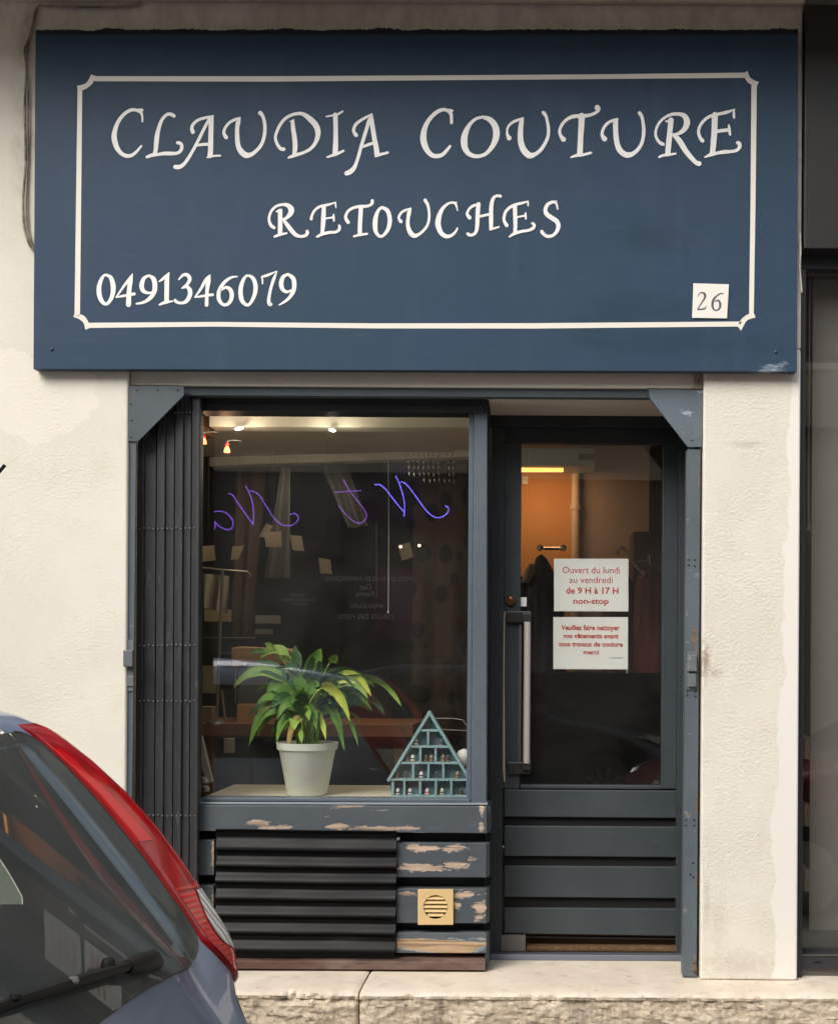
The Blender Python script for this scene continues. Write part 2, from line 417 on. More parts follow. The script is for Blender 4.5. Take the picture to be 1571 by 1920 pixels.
g = M('pavement_concrete', (0.30, 0.28, 0.25), 0.85); g.vary(3, (0.2, 0.19, 0.17), 0.4, 0.7, 0.8); g.relief(g.noise(150, 3), 0.4, 0.002); m_pave = g.m
# glass
def glass(name, tint=(0.93, 0.95, 0.94), ior=1.5, dust=None):
    m = bpy.data.materials.new(name); m.use_nodes = True; t = m.node_tree; n, l = t.nodes, t.links; n.clear()
    tr = n.new('ShaderNodeBsdfTransparent'); tr.inputs[0].default_value = (*tint, 1)
    gl = n.new('ShaderNodeBsdfGlossy'); gl.inputs['Roughness'].default_value = 0.0
    fr = n.new('ShaderNodeFresnel')                     # both faces of the pane reflect alike
    ge = n.new('ShaderNodeNewGeometry'); mr = n.new('ShaderNodeMapRange')
    mr.inputs['To Min'].default_value = ior; mr.inputs['To Max'].default_value = 1/ior
    l.new(ge.outputs['Backfacing'], mr.inputs['Value']); l.new(mr.outputs[0], fr.inputs[0])
    mx = n.new('ShaderNodeMixShader'); out = n.new('ShaderNodeOutputMaterial')
    l.new(fr.outputs[0], mx.inputs[0]); l.new(tr.outputs[0], mx.inputs[1]); l.new(gl.outputs[0], mx.inputs[2]); l.new(mx.outputs[0], out.inputs[0])
    if dust:                                           # a thin film of street dust and wiping marks
        df = n.new('ShaderNodeBsdfDiffuse'); df.inputs[0].default_value = (0.5, 0.49, 0.46, 1); m2 = n.new('ShaderNodeMixShader')
        tn = n.new('ShaderNodeTexNoise'); tn.inputs['Scale'].default_value = 2.5; tn.inputs['Detail'].default_value = 9; tn.inputs['Distortion'].default_value = 1.2
        g2 = n.new('ShaderNodeNewGeometry'); r2 = n.new('ShaderNodeMapRange'); r2.inputs['From Min'].default_value = 0.35; r2.inputs['From Max'].default_value = 0.7
        r2.inputs['To Min'].default_value, r2.inputs['To Max'].default_value = dust
        l.new(g2.outputs['Position'], tn.inputs['Vector']); l.new(tn.outputs['Fac'], r2.inputs['Value']); l.new(r2.outputs[0], m2.inputs[0])
        l.new(mx.outputs[0], m2.inputs[1]); l.new(df.outputs[0], m2.inputs[2]); l.new(m2.outputs[0], out.inputs[0])
    return m
m_glass = glass('window_glass', (0.975, 0.985, 0.975), 1.70, dust=(0.003, 0.016))
m_carglass = glass('tinted_car_glass', (0.25, 0.29, 0.27), 1.45)
m_tailglass = glass('dusty_tail_glass', (0.62, 0.68, 0.65), 1.45)
_t = m_tailglass.node_tree; _d = _t.nodes.new('ShaderNodeBsdfDiffuse'); _d.inputs[0].default_value = (0.44, 0.48, 0.46, 1)
_m = _t.nodes.new('ShaderNodeMixShader'); _n = _t.nodes.new('ShaderNodeTexNoise'); _n.inputs['Scale'].default_value = 3.0; _n.inputs['Detail'].default_value = 8
_g = _t.nodes.new('ShaderNodeNewGeometry'); _t.links.new(_g.outputs['Position'], _n.inputs['Vector'])
_r = _t.nodes.new('ShaderNodeMapRange'); _r.inputs['From Min'].default_value = 0.3; _r.inputs['From Max'].default_value = 0.7; _r.inputs['To Min'].default_value = 0.09; _r.inputs['To Max'].default_value = 0.20
_t.links.new(_n.outputs['Fac'], _r.inputs['Value']); _t.links.new(_r.outputs[0], _m.inputs[0])
_o = [n for n in _t.nodes if n.type == 'OUTPUT_MATERIAL'][0]; _s = _o.inputs[0].links[0].from_socket
_t.links.new(_s, _m.inputs[1]); _t.links.new(_d.outputs[0], _m.inputs[2]); _t.links.new(_m.outputs[0], _o.inputs[0])
def emit(name, col, st):
    m = bpy.data.materials.new(name); m.use_nodes = True; n = m.node_tree.nodes
    b = n['Principled BSDF']; b.inputs['Base Color'].default_value = (*col, 1); b.inputs['Emission Color'].default_value = (*col, 1); b.inputs['Emission Strength'].default_value = st
    return m
# ================================================================== setting: ground
ZS = 0.288                                             # top of the stone step
rd = B().box(-40, 40, -0.3, 0.0, -7.9, -1.9).build('road', m_asph); tag(rd, 'grey asphalt street in front of the shop', None, None, 'structure')
rd = B().box(-40, 40, -0.3, 0.12, -1.9, -0.2).build('pavement', m_pave, None, 0.01); tag(rd, 'narrow concrete pavement below the stone step', None, None, 'structure')
rd = B().box(-40, 40, -0.3, 0.12, -9.6, -7.9).build('pavement', m_pave, None, 0.01); tag(rd, 'concrete pavement on the far side of the street', None, None, 'structure')
gr = B().box(-140, 140, -0.6, -0.31, -140, 140).build('ground', m_pave); tag(gr, 'ground beyond the street', None, None, 'structure')

# stone step: blocks with a worn top slab edge and a rough broken face
step = thing('stone_step', (0, 0, 0), 'worn pale limestone step running along the foot of the shopfront', 'step')
CHIPS = [(at(px, 1860, -0.2).x, w*0.0019, d) for px, w, d in ((540, 14, .022), (562, 16, .016), (600, 22, .010), (640, 12, .018), (662, 10, .014), (768, 7, .008), (1010, 22, .014), (1040, 12, .010), (860, 9, .005), (1210, 10, .006), (1300, 14, .008), (1420, 10, .008), (1480, 7, .006))]
def chip(x, n_):
    return sum(d*math.exp(-((x-c)/w)**2) for c, w, d in CHIPS)*(1+1.2*n_)
def stone_block(x0, x1, seed):
    b = B(); bm = b.bm
    nx = max(8, int((x1-x0)/0.009)); nz = 34
    yf = -0.206
    grid = []
    prof = [(0.36, ZS), (0.10, ZS), (-0.06, ZS), (-0.14, ZS-0.001), (-0.185, ZS-0.003), (yf+0.006, ZS-0.007), (yf-0.001, ZS-0.014), (yf, ZS-0.024)]
    rows = prof + [(yf+0.006, ZS-0.024-(ZS-0.024-0.10)*(k+1)/nz) for k in range(nz)]
    for j, (y, z) in enumerate(rows):
        row = []
        for i in range(nx+1):
            x = x0+(x1-x0)*i/nx
            e = min(i, nx-i)
            p = Vector((x, y, z))
            n1 = noise.fractal(Vector((x*9+seed, z*11, seed)), 1.0, 2.2, 5)
            n2 = noise.fractal(Vector((x*40+seed, z*50, 3)), 1.0, 2.0, 3)
            if j >= 8:
                cd = chip(x, n2)*max(0, 1-(j-8)/5.0); vo = noise.cell(Vector((x*26+n1, z*30, seed)))
                p.y += n1*0.009+n2*0.006+vo*0.0035+cd + (0.012 if e < 1 else 0)
            elif j >= 4:
                n3 = noise.fractal(Vector((x*16+seed, 5, seed)), 1.0, 2.2, 5)
                cd = chip(x, n2)*min(1, (j-3)/3)
                p.y += 0.010*max(0, n3)+n2*0.003+cd*0.9; p.z -= 0.005*max(0, n3+0.15)+cd*0.25
            else:
                p.z += noise.noise(Vector((x*3, y*5, seed)))*0.0015
            if e == 0 and j < 8: p.z -= 0.004
            row.append(bm.verts.new(p))
        grid.append(row)
    for j in range(len(rows)-1):
        for i in range(nx):
            f = bm.faces.new((grid[j][i], grid[j+1][i], grid[j+1][i+1], grid[j][i+1]))
            f.material_index = 0 if j < 6 else 1
    for side in (0, -1):
        col = [r[side] for r in grid]
        back = bm.verts.new(Vector((col[0].co.x, 0.36, 0.1)))
        f = bm.faces.new(col+[back]); f.material_index = 1
    o = b.build('stone_block', [m_steptop, m_stone], step, smooth=True)
for k, (a, c) in enumerate([(-6.0, -2.62), (-2.614, -1.62), (-1.614, at(672, 1880, -0.2).x-0.002), (at(672, 1880, -0.2).x+0.004, 2.4), (2.405, 6.0)]):
    stone_block(a, c, k*7.3)

# ================================================================== facade
fac = thing('shop_facade', (0, 0, ZS), 'cream roughcast wall of the building around the navy shopfront', 'building')
XL = at(238, 1200, 0).x; XR0 = at(1316, 1200, 0).x; XR1 = at(1497, 1300, 0).x
ZL = at(780, 700, 0).z; ZT = 3.97
def wallbox(name, x0, x1, z0, z1, y0=0.0, y1=0.36, mat=m_wall, bev=0.008):
    return B().box(x0, x1, z0, z1, y0, y1).build(name, mat, fac, bev, seg=3)
ZM = at(780, 650, 0).z
B().prismw([Vector(p) for p in ((-6.0, 0, ZS+0.001), (XL, 0, ZS+0.001), (XL, 0, ZM), (XR1, 0, ZM), (XR1, 0, ZT), (-6.0, 0, ZT))], Vector((0, 0.36, 0))).build('wall', m_wall, fac, 0.008, seg=3)
wallbox('right_pier', XR0, XR1, ZS+0.001, ZM-0.001, mat=m_wallp)
wallbox('lintel', XL+0.002, XR0-0.002, at(780, 725, 0.02).z, ZM-0.002, 0.022, 0.34, m_wall, 0.004)
# neighbour side and storeys above, balcony slab over the shopfront
wallbox('upper_storeys', -14.0, 14.0, 4.20, 9.0, 0.0, 0.4, m_wall, 0)
B().box(-14, 14, ZT, 4.19, -0.56, 0.4).build('balcony_slab', m_wallband, fac, 0.01)
B().box(-6.0, XR1, ZT-0.030, ZT-0.001, -0.035, 0.0).build('moulding', m_wallband, fac, 0.006)
wallbox('neighbour_wall', 3.6, 14, 0.02, ZT-0.001, 0.0, 0.36)
wallbox('neighbour_wall', -14, -6.002, 0.02, ZT-0.001, 0.0, 0.36)
for k in range(7):                                     # balcony railing: closes the place above the frame
    pass

# old cables on the wall
cb = B()
cb.tube([at(x, y, -0.012) for x, y in catmull([(262, 0), (255, 10), (180, 13), (95, 11), (72, 12), (63, 40), (55, 70), (47, 95), (50, 130), (47, 200), (49, 300), (44, 380), (47, 430), (58, 462), (70, 474)], 5)], 0.0045, 6)
cb.tube([at(x, y, -0.010) for x, y in catmull([(72, 14), (66, 45), (60, 70), (52, 100), (54, 200), (53, 300), (50, 380), (53, 430), (62, 458), (72, 468)], 5)], 0.003, 6)
tag(cb.build('wall_cable', m_cable, smooth=True), 'grimy painted cable stapled to the wall left of the navy sign', 'cable')
cb = B().tube([at(x, y, -0.018) for x, y in [(1499, 438), (1500, 470), (1498, 500), (1502, 548)]], 0.004, 6)
tag(cb.build('wall_cable', m_cable2, smooth=True), 'short loose cream cable hanging at the right edge of the sign', 'cable')
for sx in (1305, 1311):
    pass
pc = B()
pc.tube([at(1302, 702, 0.012), at(1302, 727, 0.012)], 0.0045, 8); pc.tube([at(1310, 702, 0.012), at(1310, 727, 0.012)], 0.0045, 8)
tag(pc.build('cable_stub', m_cable, smooth=True), 'pair of short cable ends between the sign and the right gate corner', 'cable')

# ================================================================== sign
YS = -0.045
sign = thing('shop_sign', at(780, 697, -0.02), 'large navy painted fascia sign with white calligraphic lettering above the shopfront', 'sign')
bd = B(); bd.prism([(67, 58), (1496, 57), (1493, 697), (63, 692)], YS, -0.004); bd.build('board', m_sign, sign, 0.002)
# torn black sealant along the top edge
bm_ = B(); top, bot = [], []
n = 620
for i in range(n+1):
    px = 68+(1495-68)*i/n
    j = noise.fractal(Vector((px*0.016, 0, 2)), 1.0, 2.0, 5)*5.5 + noise.fractal(Vector((px*0.22, 9, 1)), 0.8, 2.0, 4)*2.6
    top.append(at(px, 55.5-j if j > 0 else 55.5-j*0.6, YS-0.004)); bot.append(at(px, 64, YS-0.002))
tv = [bm_.bm.verts.new(p) for p in top]; bv = [bm_.bm.verts.new(p) for p in bot]; tb = [bm_.bm.verts.new(p+Vector((0, 0.04, 0.0))) for p in top]
for i in range(n):
    bm_.bm.faces.new((bv[i], bv[i+1], tv[i+1], tv[i])); bm_.bm.faces.new((tv[i], tv[i+1], tb[i+1], tb[i]))
bm_.build('sealant', paint('sealant_black', (0.008, 0.011, 0.015), 0.85, grain=False), sign)
# white border line with scooped corners
W = 9.5
def arc(cx, cy, r, a0, a1, n=8):
    return [(cx+r*math.cos(R(a0+(a1-a0)*k/n)), cy+r*math.sin(R(a0+(a1-a0)*k/n))) for k in range(n+1)]
path = []
path += [(180, 147.5), (500, 148), (800, 146), (1100, 144), (1395, 141)]
path += arc(1418, 136, 20, 170, 95, 6)
path += [(1413, 160), (1411, 380), (1408, 588)]
path += arc(1412, 616, 24, -95, -175, 6)
path += [(1386, 607.5), (1000, 611), (700, 611), (400, 608), (168, 610)]
path += arc(142, 614, 22, -5, -85, 6)
path += [(145.5, 590), (148, 380), (150.5, 168)]
path += arc(148, 138, 27, 85, 15, 6)
path += [(180, 147.5)]
b = B()
L, Rr = [], []
m_ = len(path)
for i in range(m_):
    a = path[i-1] if i > 0 else path[-2]; c = path[i+1] if i < m_-1 else path[1]; p = path[i]
    d1 = Vector((p[0]-a[0], p[1]-a[1])).normalized(); d2 = Vector((c[0]-p[0], c[1]-p[1])).normalized()
    n1 = Vector((-d1.y, d1.x)); n2 = Vector((-d2.y, d2.x)); mm = (n1+n2); mm.normalize(); s = 1/max(0.72, mm.dot(n1)); wv = W/2+0.35*math.sin(i*1.7)
    L.append((p[0]+mm.x*wv*s, p[1]+mm.y*wv*s)); Rr.append((p[0]-mm.x*wv*s, p[1]-mm.y*wv*s))
fl = [b.bm.verts.new(at(x, y, YS-0.0012)) for x, y in L]; fr = [b.bm.verts.new(at(x, y, YS-0.0012)) for x, y in Rr]
for i in range(m_-1): b.bm.faces.new((fl[i], fl[i+1], fr[i+1], fr[i]))
b.build('border_line', m_ivory, sign)

# lettering: every letter is a set of brush strokes (centre line x, y, width)
S1 = 7.855
G = [
 ('C', 200, 190, S1, ["530,298,25 527,220,30 505,160,45 420,125,46 330,140,48 235,215,50 160,330,57 125,440,68 115,520,78 130,610,78 165,700,68 225,770,56 300,803,56 370,795,50 435,750,42 480,700,36 515,655,26", "470,128,40 520,128,44 546,130,14"]),
 ('L', 200, 190, S1, ["995,215,52 950,190,50 895,192,46 840,240,46 800,310,50 765,420,58 745,520,68 735,620,68 725,720,60 705,790,58", "600,820,44 680,790,52 760,782,44 850,768,52 930,768,56 1030,765,46 1090,730,48 1110,670,52 1092,620,46 1050,610,50"]),
 ('A', 200, 190, S1, ["1272,450,62 1258,400,52 1275,340,45 1350,275,42 1450,243,40 1540,225,34 1578,200,8", "1015,965,62 1080,965,60 1150,915,50 1210,830,48 1270,730,46 1340,600,46 1410,460,46 1480,320,42 1530,230,30", "1330,650,30 1420,635,44 1510,630,44", "1576,205,6 1545,290,66 1538,450,72 1536,600,74 1533,720,74 1527,800,76", "1484,824,22 1540,812,34 1600,802,30 1675,800,30"]),
 ('U', 380, 190, S1, ["348,530,60 325,495,50 315,450,44 340,380,40 400,310,40 480,268,40 560,232,8", "560,235,6 530,295,60 512,380,60 510,480,62 515,580,68 530,670,72 580,750,84 650,795,82 730,775,58 810,710,50 870,630,50 905,530,50 918,430,50 915,330,48 895,240,48 865,185,56 850,172,66"]),
 ('D', 380, 190, S1, ["1195,705,52 1150,695,50 1100,630,46 1073,540,42 1090,460,42 1140,350,44 1210,260,44 1300,205,44 1400,180,46 1485,190,56 1585,262,80 1665,350,84 1698,440,80 1692,530,68 1655,620,54 1585,702,46 1485,755,42 1375,790,48 1300,815,42 1265,830,26", "1348,262,8 1328,300,50 1335,400,62 1350,500,68 1362,620,70 1362,700,68 1352,775,60", "1282,296,14 1325,290,24"]),
 ('I', 550, 190, S1, ["478,225,18 560,210,26 640,195,34 690,170,30 728,145,24", "618,200,70 622,300,66 624,450,66 624,600,72 620,700,78 615,775,72", "498,822,24 570,798,38 650,770,42 740,728,32"]),
 ('A', 550, 190, S1, ["925,498,58 898,460,48 888,420,44 920,340,44 1000,275,40 1090,225,36 1160,178,8", "785,1060,66 840,1035,72 895,980,60 930,900,48 965,790,48 1000,660,48 1040,530,50 1080,400,50 1110,290,46 1150,195,12", "1020,672,30 1090,642,44 1175,615,40", "1162,175,6 1150,270,66 1170,400,68 1195,550,68 1220,680,74 1232,780,78", "1200,820,14 1240,795,44 1310,775,40 1390,755,36"]),
 ('C', 780, 190, S1, ["521,315,44 519,240,44 510,180,52 460,135,46 395,122,50 310,155,56 220,235,58 150,340,66 115,450,82 107,550,92 125,640,90 170,730,76 240,795,64 330,805,60 400,775,52 460,710,46 500,660,36", "470,130,36 520,136,44 543,138,20"]),
 ('O', 780, 190, S1, ["980,232,44 1080,265,76 1155,350,90 1182,460,98 1165,570,88 1110,680,66 1020,775,52 900,810,56 790,780,66 725,700,84 706,590,98 725,470,84 790,340,54 880,258,42 980,232,44"]),
 ('U', 940, 190, S1, ["112,540,72 90,500,46 82,440,32 100,370,34 160,310,38 240,275,38 325,235,8", "325,235,6 295,305,64 282,400,74 278,520,80 290,620,86 330,720,92 410,795,92 490,780,58 570,720,52 640,620,50 685,510,46 690,400,48 675,300,42 655,220,44 625,175,54 612,162,46"]),
 ('T', 940, 190, S1, ["912,560,72 880,520,52 855,450,44 880,360,44 950,275,46 1050,225,54 1160,215,56 1270,208,50 1360,180,44 1418,140,46 1432,105,50", "1409,92,82 1411,93,82", "1180,215,92 1175,350,86 1165,500,80 1160,620,80 1155,720,82 1150,778,84", "1020,825,22 1090,800,42 1180,790,42 1250,775,38 1315,757,34"]),
 ('U', 1110, 190, S1, ["180,552,76 150,510,54 145,460,44 175,380,44 240,310,42 320,275,38 382,247,8", "382,250,6 345,310,72 342,400,72 350,520,76 365,620,76 400,710,82 460,770,80 520,790,82 590,775,64 670,710,52 725,620,50 750,520,50 757,420,52 748,320,46 730,230,46 705,185,52 694,172,54"]),
 ('R', 1210, 190, S1, ["255,632,50 205,605,46 160,540,40 145,470,38 165,380,38 220,290,38 310,220,40 400,188,46 500,188,54 570,215,72 605,280,90 600,350,86 560,420,70 480,475,46 400,490,34", "370,275,78 365,350,78 355,450,76 345,560,80 335,660,80 325,775,76", "295,293,20 350,290,40 413,270,8", "200,820,34 260,795,38 340,785,38 440,770,28", "405,490,40 480,560,76 540,650,78 600,745,74 680,840,66 740,900,60 785,918,72"]),
 ('E', 1210, 190, S1, ["835,580,58 800,530,48 778,450,44 800,360,44 870,270,44 960,215,44 1080,185,44 1200,158,46 1318,112,10", "1300,125,24 1297,180,36 1300,240,34", "1018,200,88 1015,330,86 1010,450,84 1000,580,84 990,700,78 977,770,72", "1050,440,50 1130,430,52 1215,420,50", "1223,350,28 1232,420,40 1240,490,32", "870,822,22 960,785,52 1060,760,46 1160,745,56 1260,738,44 1340,720,46 1383,670,52 1378,622,52 1355,610,54"]),
 ('R', 495, 355, S1, ["150,565,46 105,530,48 80,470,40 78,410,38 110,320,38 180,250,38 270,225,40 350,235,60 400,290,84 395,350,74 340,415,50 280,445,30", "240,315,64 240,420,64 240,540,66 238,655,66", "190,325,28 230,312,36 273,290,8", "160,695,34 230,670,38 335,645,26", "290,450,36 350,530,60 410,610,62 470,670,56 540,693,42 610,680,46 640,645,50 638,620,50"]),
 ('E', 495, 355, S1, ["697,435,46 705,390,36 740,320,36 800,265,38 880,240,40 970,220,34 1062,188,12", "1055,192,20 1055,230,24 1063,278,14", "883,250,58 878,380,66 872,500,66 862,600,56 850,665,46", "900,430,24 960,422,24 1020,410,28", "1025,370,22 1027,420,34 1030,465,24", "785,697,36 860,660,44 960,635,44 1050,630,40 1105,595,44 1113,550,38 1107,530,30"]),
 ('T', 495, 355, S1, ["1240,485,52 1210,440,48 1205,390,42 1240,320,40 1310,275,40 1400,252,44 1500,250,44 1555,235,38 1590,208,44 1595,168,48", "1428,262,64 1422,380,62 1415,500,62 1410,645,62", "1325,692,30 1410,670,38 1520,655,30"]),
 ('O', 670, 355, S1, ["370,268,46 440,310,60 473,400,62 475,500,62 445,600,54 380,680,42 330,690,44 280,640,52 262,560,68 265,450,70 290,350,52 330,285,44 370,268,46"]),
 ('U', 670, 355, S1, ["640,472,54 615,440,38 612,400,36 650,340,36 710,305,34 797,272,8", "795,275,6 765,330,56 748,420,50 742,500,54 755,580,62 790,650,70 840,682,64 900,665,44 970,610,40 1030,530,40 1055,430,38 1055,330,38 1040,240,42 1010,180,48 998,160,50"]),
 ('C', 670, 355, S1, ["1475,320,14 1462,260,26 1440,210,36 1390,195,34 1320,220,38 1250,290,52 1205,390,70 1187,490,80 1200,570,76 1240,650,64 1310,692,58 1380,680,44 1440,630,34 1472,572,24", "1430,196,30 1468,190,10"]),
 ('H', 860, 355, S1, ["160,418,56 125,370,44 130,330,36 170,270,36 230,235,38 320,207,8", "290,218,62 280,320,62 275,440,60 270,540,56 255,620,48 215,665,42 160,672,44 132,655,44", "300,400,34 370,385,38 450,365,36", "610,100,46 560,95,38 515,120,44 485,200,56 475,320,60 475,450,62 475,580,54", "450,602,10 500,580,30 590,553,24"]),
 ('E', 860, 355, S1, ["705,530,54 675,480,46 665,420,44 690,330,42 760,260,42 850,220,40 940,200,36 1028,170,12", "1019,178,20 1018,210,24 1020,250,18", "825,245,64 828,360,60 832,480,58 830,600,54 818,655,48", "860,410,24 920,397,28 980,385,26", "982,345,20 984,390,32 985,435,24", "745,698,24 820,650,44 920,620,42 1020,605,40 1088,575,46 1112,535,42 1095,505,38 1082,502,36"]),
 ('S', 860, 355, S1, ["1455,290,20 1440,225,30 1420,190,38 1370,190,44 1310,220,50 1275,290,56 1290,360,64 1360,415,66 1440,470,66 1465,540,62 1440,620,52 1380,680,44 1300,690,46 1240,650,48 1222,622,50", "1410,182,32 1446,168,8"]),
 ('0', 170, 495, S1, ["235,160,36 300,200,56 332,300,72 335,400,68 310,500,58 260,575,46 215,585,50 165,540,62 130,440,70 130,330,66 160,230,52 200,170,38 235,160,36"]),
 ('4', 170, 495, S1, ["620,140,8 560,240,42 490,330,36 380,490,20", "380,490,16 480,470,36 560,455,36 645,440,46", "622,140,6 592,250,62 575,350,66 565,480,70 562,598,74"]),
 ('9', 170, 495, S1, ["865,170,34 930,220,66 950,320,72 935,420,66 870,510,56 780,565,40 680,585,26", "865,170,32 790,210,52 755,310,68 775,390,60 840,425,40 900,420,30"]),
 ('1', 170, 495, S1, ["1160,120,6 1090,200,44 1015,258,20", "1162,122,6 1128,240,64 1124,380,68 1122,555,68", "1018,600,26 1090,570,42 1215,548,20"]),
 ('3', 170, 495, S1, ["1300,228,20 1370,160,42 1430,165,54 1462,220,54 1430,290,44 1350,355,22", "1350,355,20 1420,335,46 1465,390,66 1460,470,62 1410,550,54 1330,575,38 1265,555,44 1247,532,40"]),
 ('4', 360, 495, S1, ["270,155,8 210,230,46 130,370,38 45,490,20", "45,490,16 140,475,34 230,460,34 305,452,44", "272,155,6 245,260,62 225,400,52 218,605,52"]),
 ('6', 360, 495, S1, ["678,185,16 590,195,34 500,250,46 430,340,56 395,430,58 400,520,58 450,590,46 520,595,46 575,530,56 588,440,62 560,370,56 500,345,40 430,390,24"]),
 ('0', 360, 495, S1, ["840,170,34 900,210,54 935,300,62 935,400,62 905,500,52 850,590,42 800,600,46 740,540,62 718,440,66 725,330,62 760,230,48 800,178,36 840,170,34"]),
 ('7', 360, 495, S1, ["1040,290,22 1038,220,24 1022,185,14", "1022,185,14 1100,170,40 1255,103,10", "1257,103,8 1210,210,44 1170,330,42 1145,440,44 1132,540,50 1146,585,62 1155,592,62"]),
 ('9', 360, 495, S1, ["1415,150,38 1490,210,62 1508,310,64 1490,410,60 1430,500,46 1350,565,34 1280,605,16", "1415,150,36 1345,190,54 1315,280,66 1335,370,58 1395,410,42 1470,385,30"]),
]
def glyph(entry, Yf, name, mat, parent):
    ch, ox, oy, sc, strokes = entry
    b = B()
    for k, s in enumerate(strokes):
        P = [tuple(float(v) for v in q.split(',')) for q in s.split()]
        P = [(ox+x/sc, oy+y/sc, w/sc) for x, y, w in P]
        if len(P) > 2: P = catmull(P, 6)
        ribbon(b, P, Yf-0.0003*k, Yf+0.0011)
    return b.build(name, mat, parent, recalc=True)
for e in G: glyph(e, YS-0.0014, 'numeral' if e[0].isdigit() else 'letter', m_white, sign)
m_screw = M('dark_screw', (0.03, 0.05, 0.07), 0.5, 0.3).m
for (sx, sy) in ((98, 655), (1454, 660), (452, 73), (1130, 90)):
    c = at(sx, sy, YS)
    B().lathe(c, [(0.0065, 0.0), (0.0065, -0.002), (0.004, -0.004), (0.0015, -0.0045)], 12, 'Y').build('screw', m_screw, sign, smooth=True)
# house number plate
YN = YS-0.002
num = thing('house_number_plate', at(1331, 597, YN), 'small cream square plate with the number 26 on the lower right of the navy sign', 'number plate')
B().prism([(1299.5, 531), (1366, 533), (1362.5, 597), (1297, 596)], YN-0.003, YN+0.0015).build('plate', M('number_plate_cream', (0.76, 0.73, 0.66), 0.45).m, num, 0.0008)
for e in [('2', 1290, 525, 19.64, ["340,620,16 400,500,36 490,460,50 580,500,84 615,580,90 580,700,66 480,850,50 330,1090,40", "330,1085,44 470,1075,50 600,1050,50 660,950,14"]),
          ('6', 1290, 525, 19.64, ["1295,505,34 1180,500,50 1050,580,60 940,700,84 890,850,90 890,980,80 950,1090,60 1050,1115,50 1150,1030,70 1170,900,90 1140,790,70 1080,750,60 970,790,30"])]:
    glyph(e, YN-0.0036, 'numeral', m_ink, num)

# ================================================================== sliding gate frame and folded gate
gf = thing('security_gate_surround', (at(240, 1800, 0.04).x, 0.05, ZS), 'blue grey steel frame of the folding security gate around the shopfront', 'gate frame')
B().prism([(344, 722.5), (1218, 730), (1218, 746), (344, 741)], 0.040, 0.085).build('top_rail', m_bluegrey, gf, 0.0015)
B().prism([(241, 829), (256, 829), (251, 1300), (244, 1806), (229, 1806)], 0.014, 0.024).build('left_jamb', m_bluegrey_v, gf, 0.0015)
B().prism([(1288, 842), (1313, 842), (1305.5, 1832), (1279, 1831)], 0.030, 0.10).build('right_jamb', m_bluegrey_v, gf, 0.0015)
gl_ = B().prism([(243, 723.5), (345.5, 723.5), (345.5, 741), (260, 827), (240.5, 827)], 0.006, 0.013).build('corner_plate', m_gusset_l, gf, 0.001)
B().prism([(1215, 729.5), (1317, 731), (1315.5, 838), (1289, 838), (1218, 747)], 0.022, 0.034).build('corner_plate', m_gusset_r, gf, 0.001)
for (sx, sy, yy) in ((258, 731, .006), (296, 731, .006), (333, 731, .006), (246, 757, .006), (247, 787, .006), (246, 819, .006), (1296, 825, .022)):
    B().lathe(at(sx, sy, yy), [(0.0045, 0.001), (0.0045, -0.001), (0.003, -0.0028), (0.001, -0.0033)], 10, 'Y').build('rivet', m_gusset_l, gf, smooth=True)
for (sx, sy) in ((1291, 1050), (1302, 1050), (1291, 1060), (1302, 1062), (1288, 1296), (1303, 1296), (1288, 1304), (1303, 1306), (1285, 1538), (1301, 1538), (1285, 1548), (1301, 1548), (1299, 1618), (1300, 1645), (1294, 1640)):
    B().lathe(at(sx, sy, 0.0298), [(0.0040, 0.0), (0.0040, -0.0006)], 8, 'Y').build('bolt_hole', m_black, gf)
# lock keeps
m_keep = paint('grey_lock_metal', (0.12, 0.135, 0.14), 0.45, peel=0.34, pscale=20, woodcol=(0.2, 0.13, 0.08), grain=False, stretch=(1, 1, 1))
lk = thing('gate_lock', at(1297, 1288, 0.03), 'boxy grey lock keep screwed to the right gate jamb beside the door', 'lock')
pb('keep', m_keep, lk, 1289, 1228, 1306, 1259, 0.008, 0.030, 0.003)
pb('bolt_box', m_keep, lk, 1290, 1263, 1305, 1288, 0.014, 0.030, 0.003)
pb('base_plate', m_keep, lk, 1287.5, 1222, 1307, 1293, 0.026, 0.0305, 0.001)
lk = thing('gate_lock', at(241, 1290, 0.014), 'grey lock box on the left gate jamb beside the folded gate', 'lock')
pb('keep', m_keep, lk, 231, 1219, 249, 1250, -0.016, 0.0135, 0.003)
pb('bolt_box', m_keep, lk, 236, 1268, 251, 1287, 0.004, 0.0136, 0.002)
pb('base_plate', m_keep, lk, 235, 1200, 251, 1296, 0.009, 0.0138, 0.001)

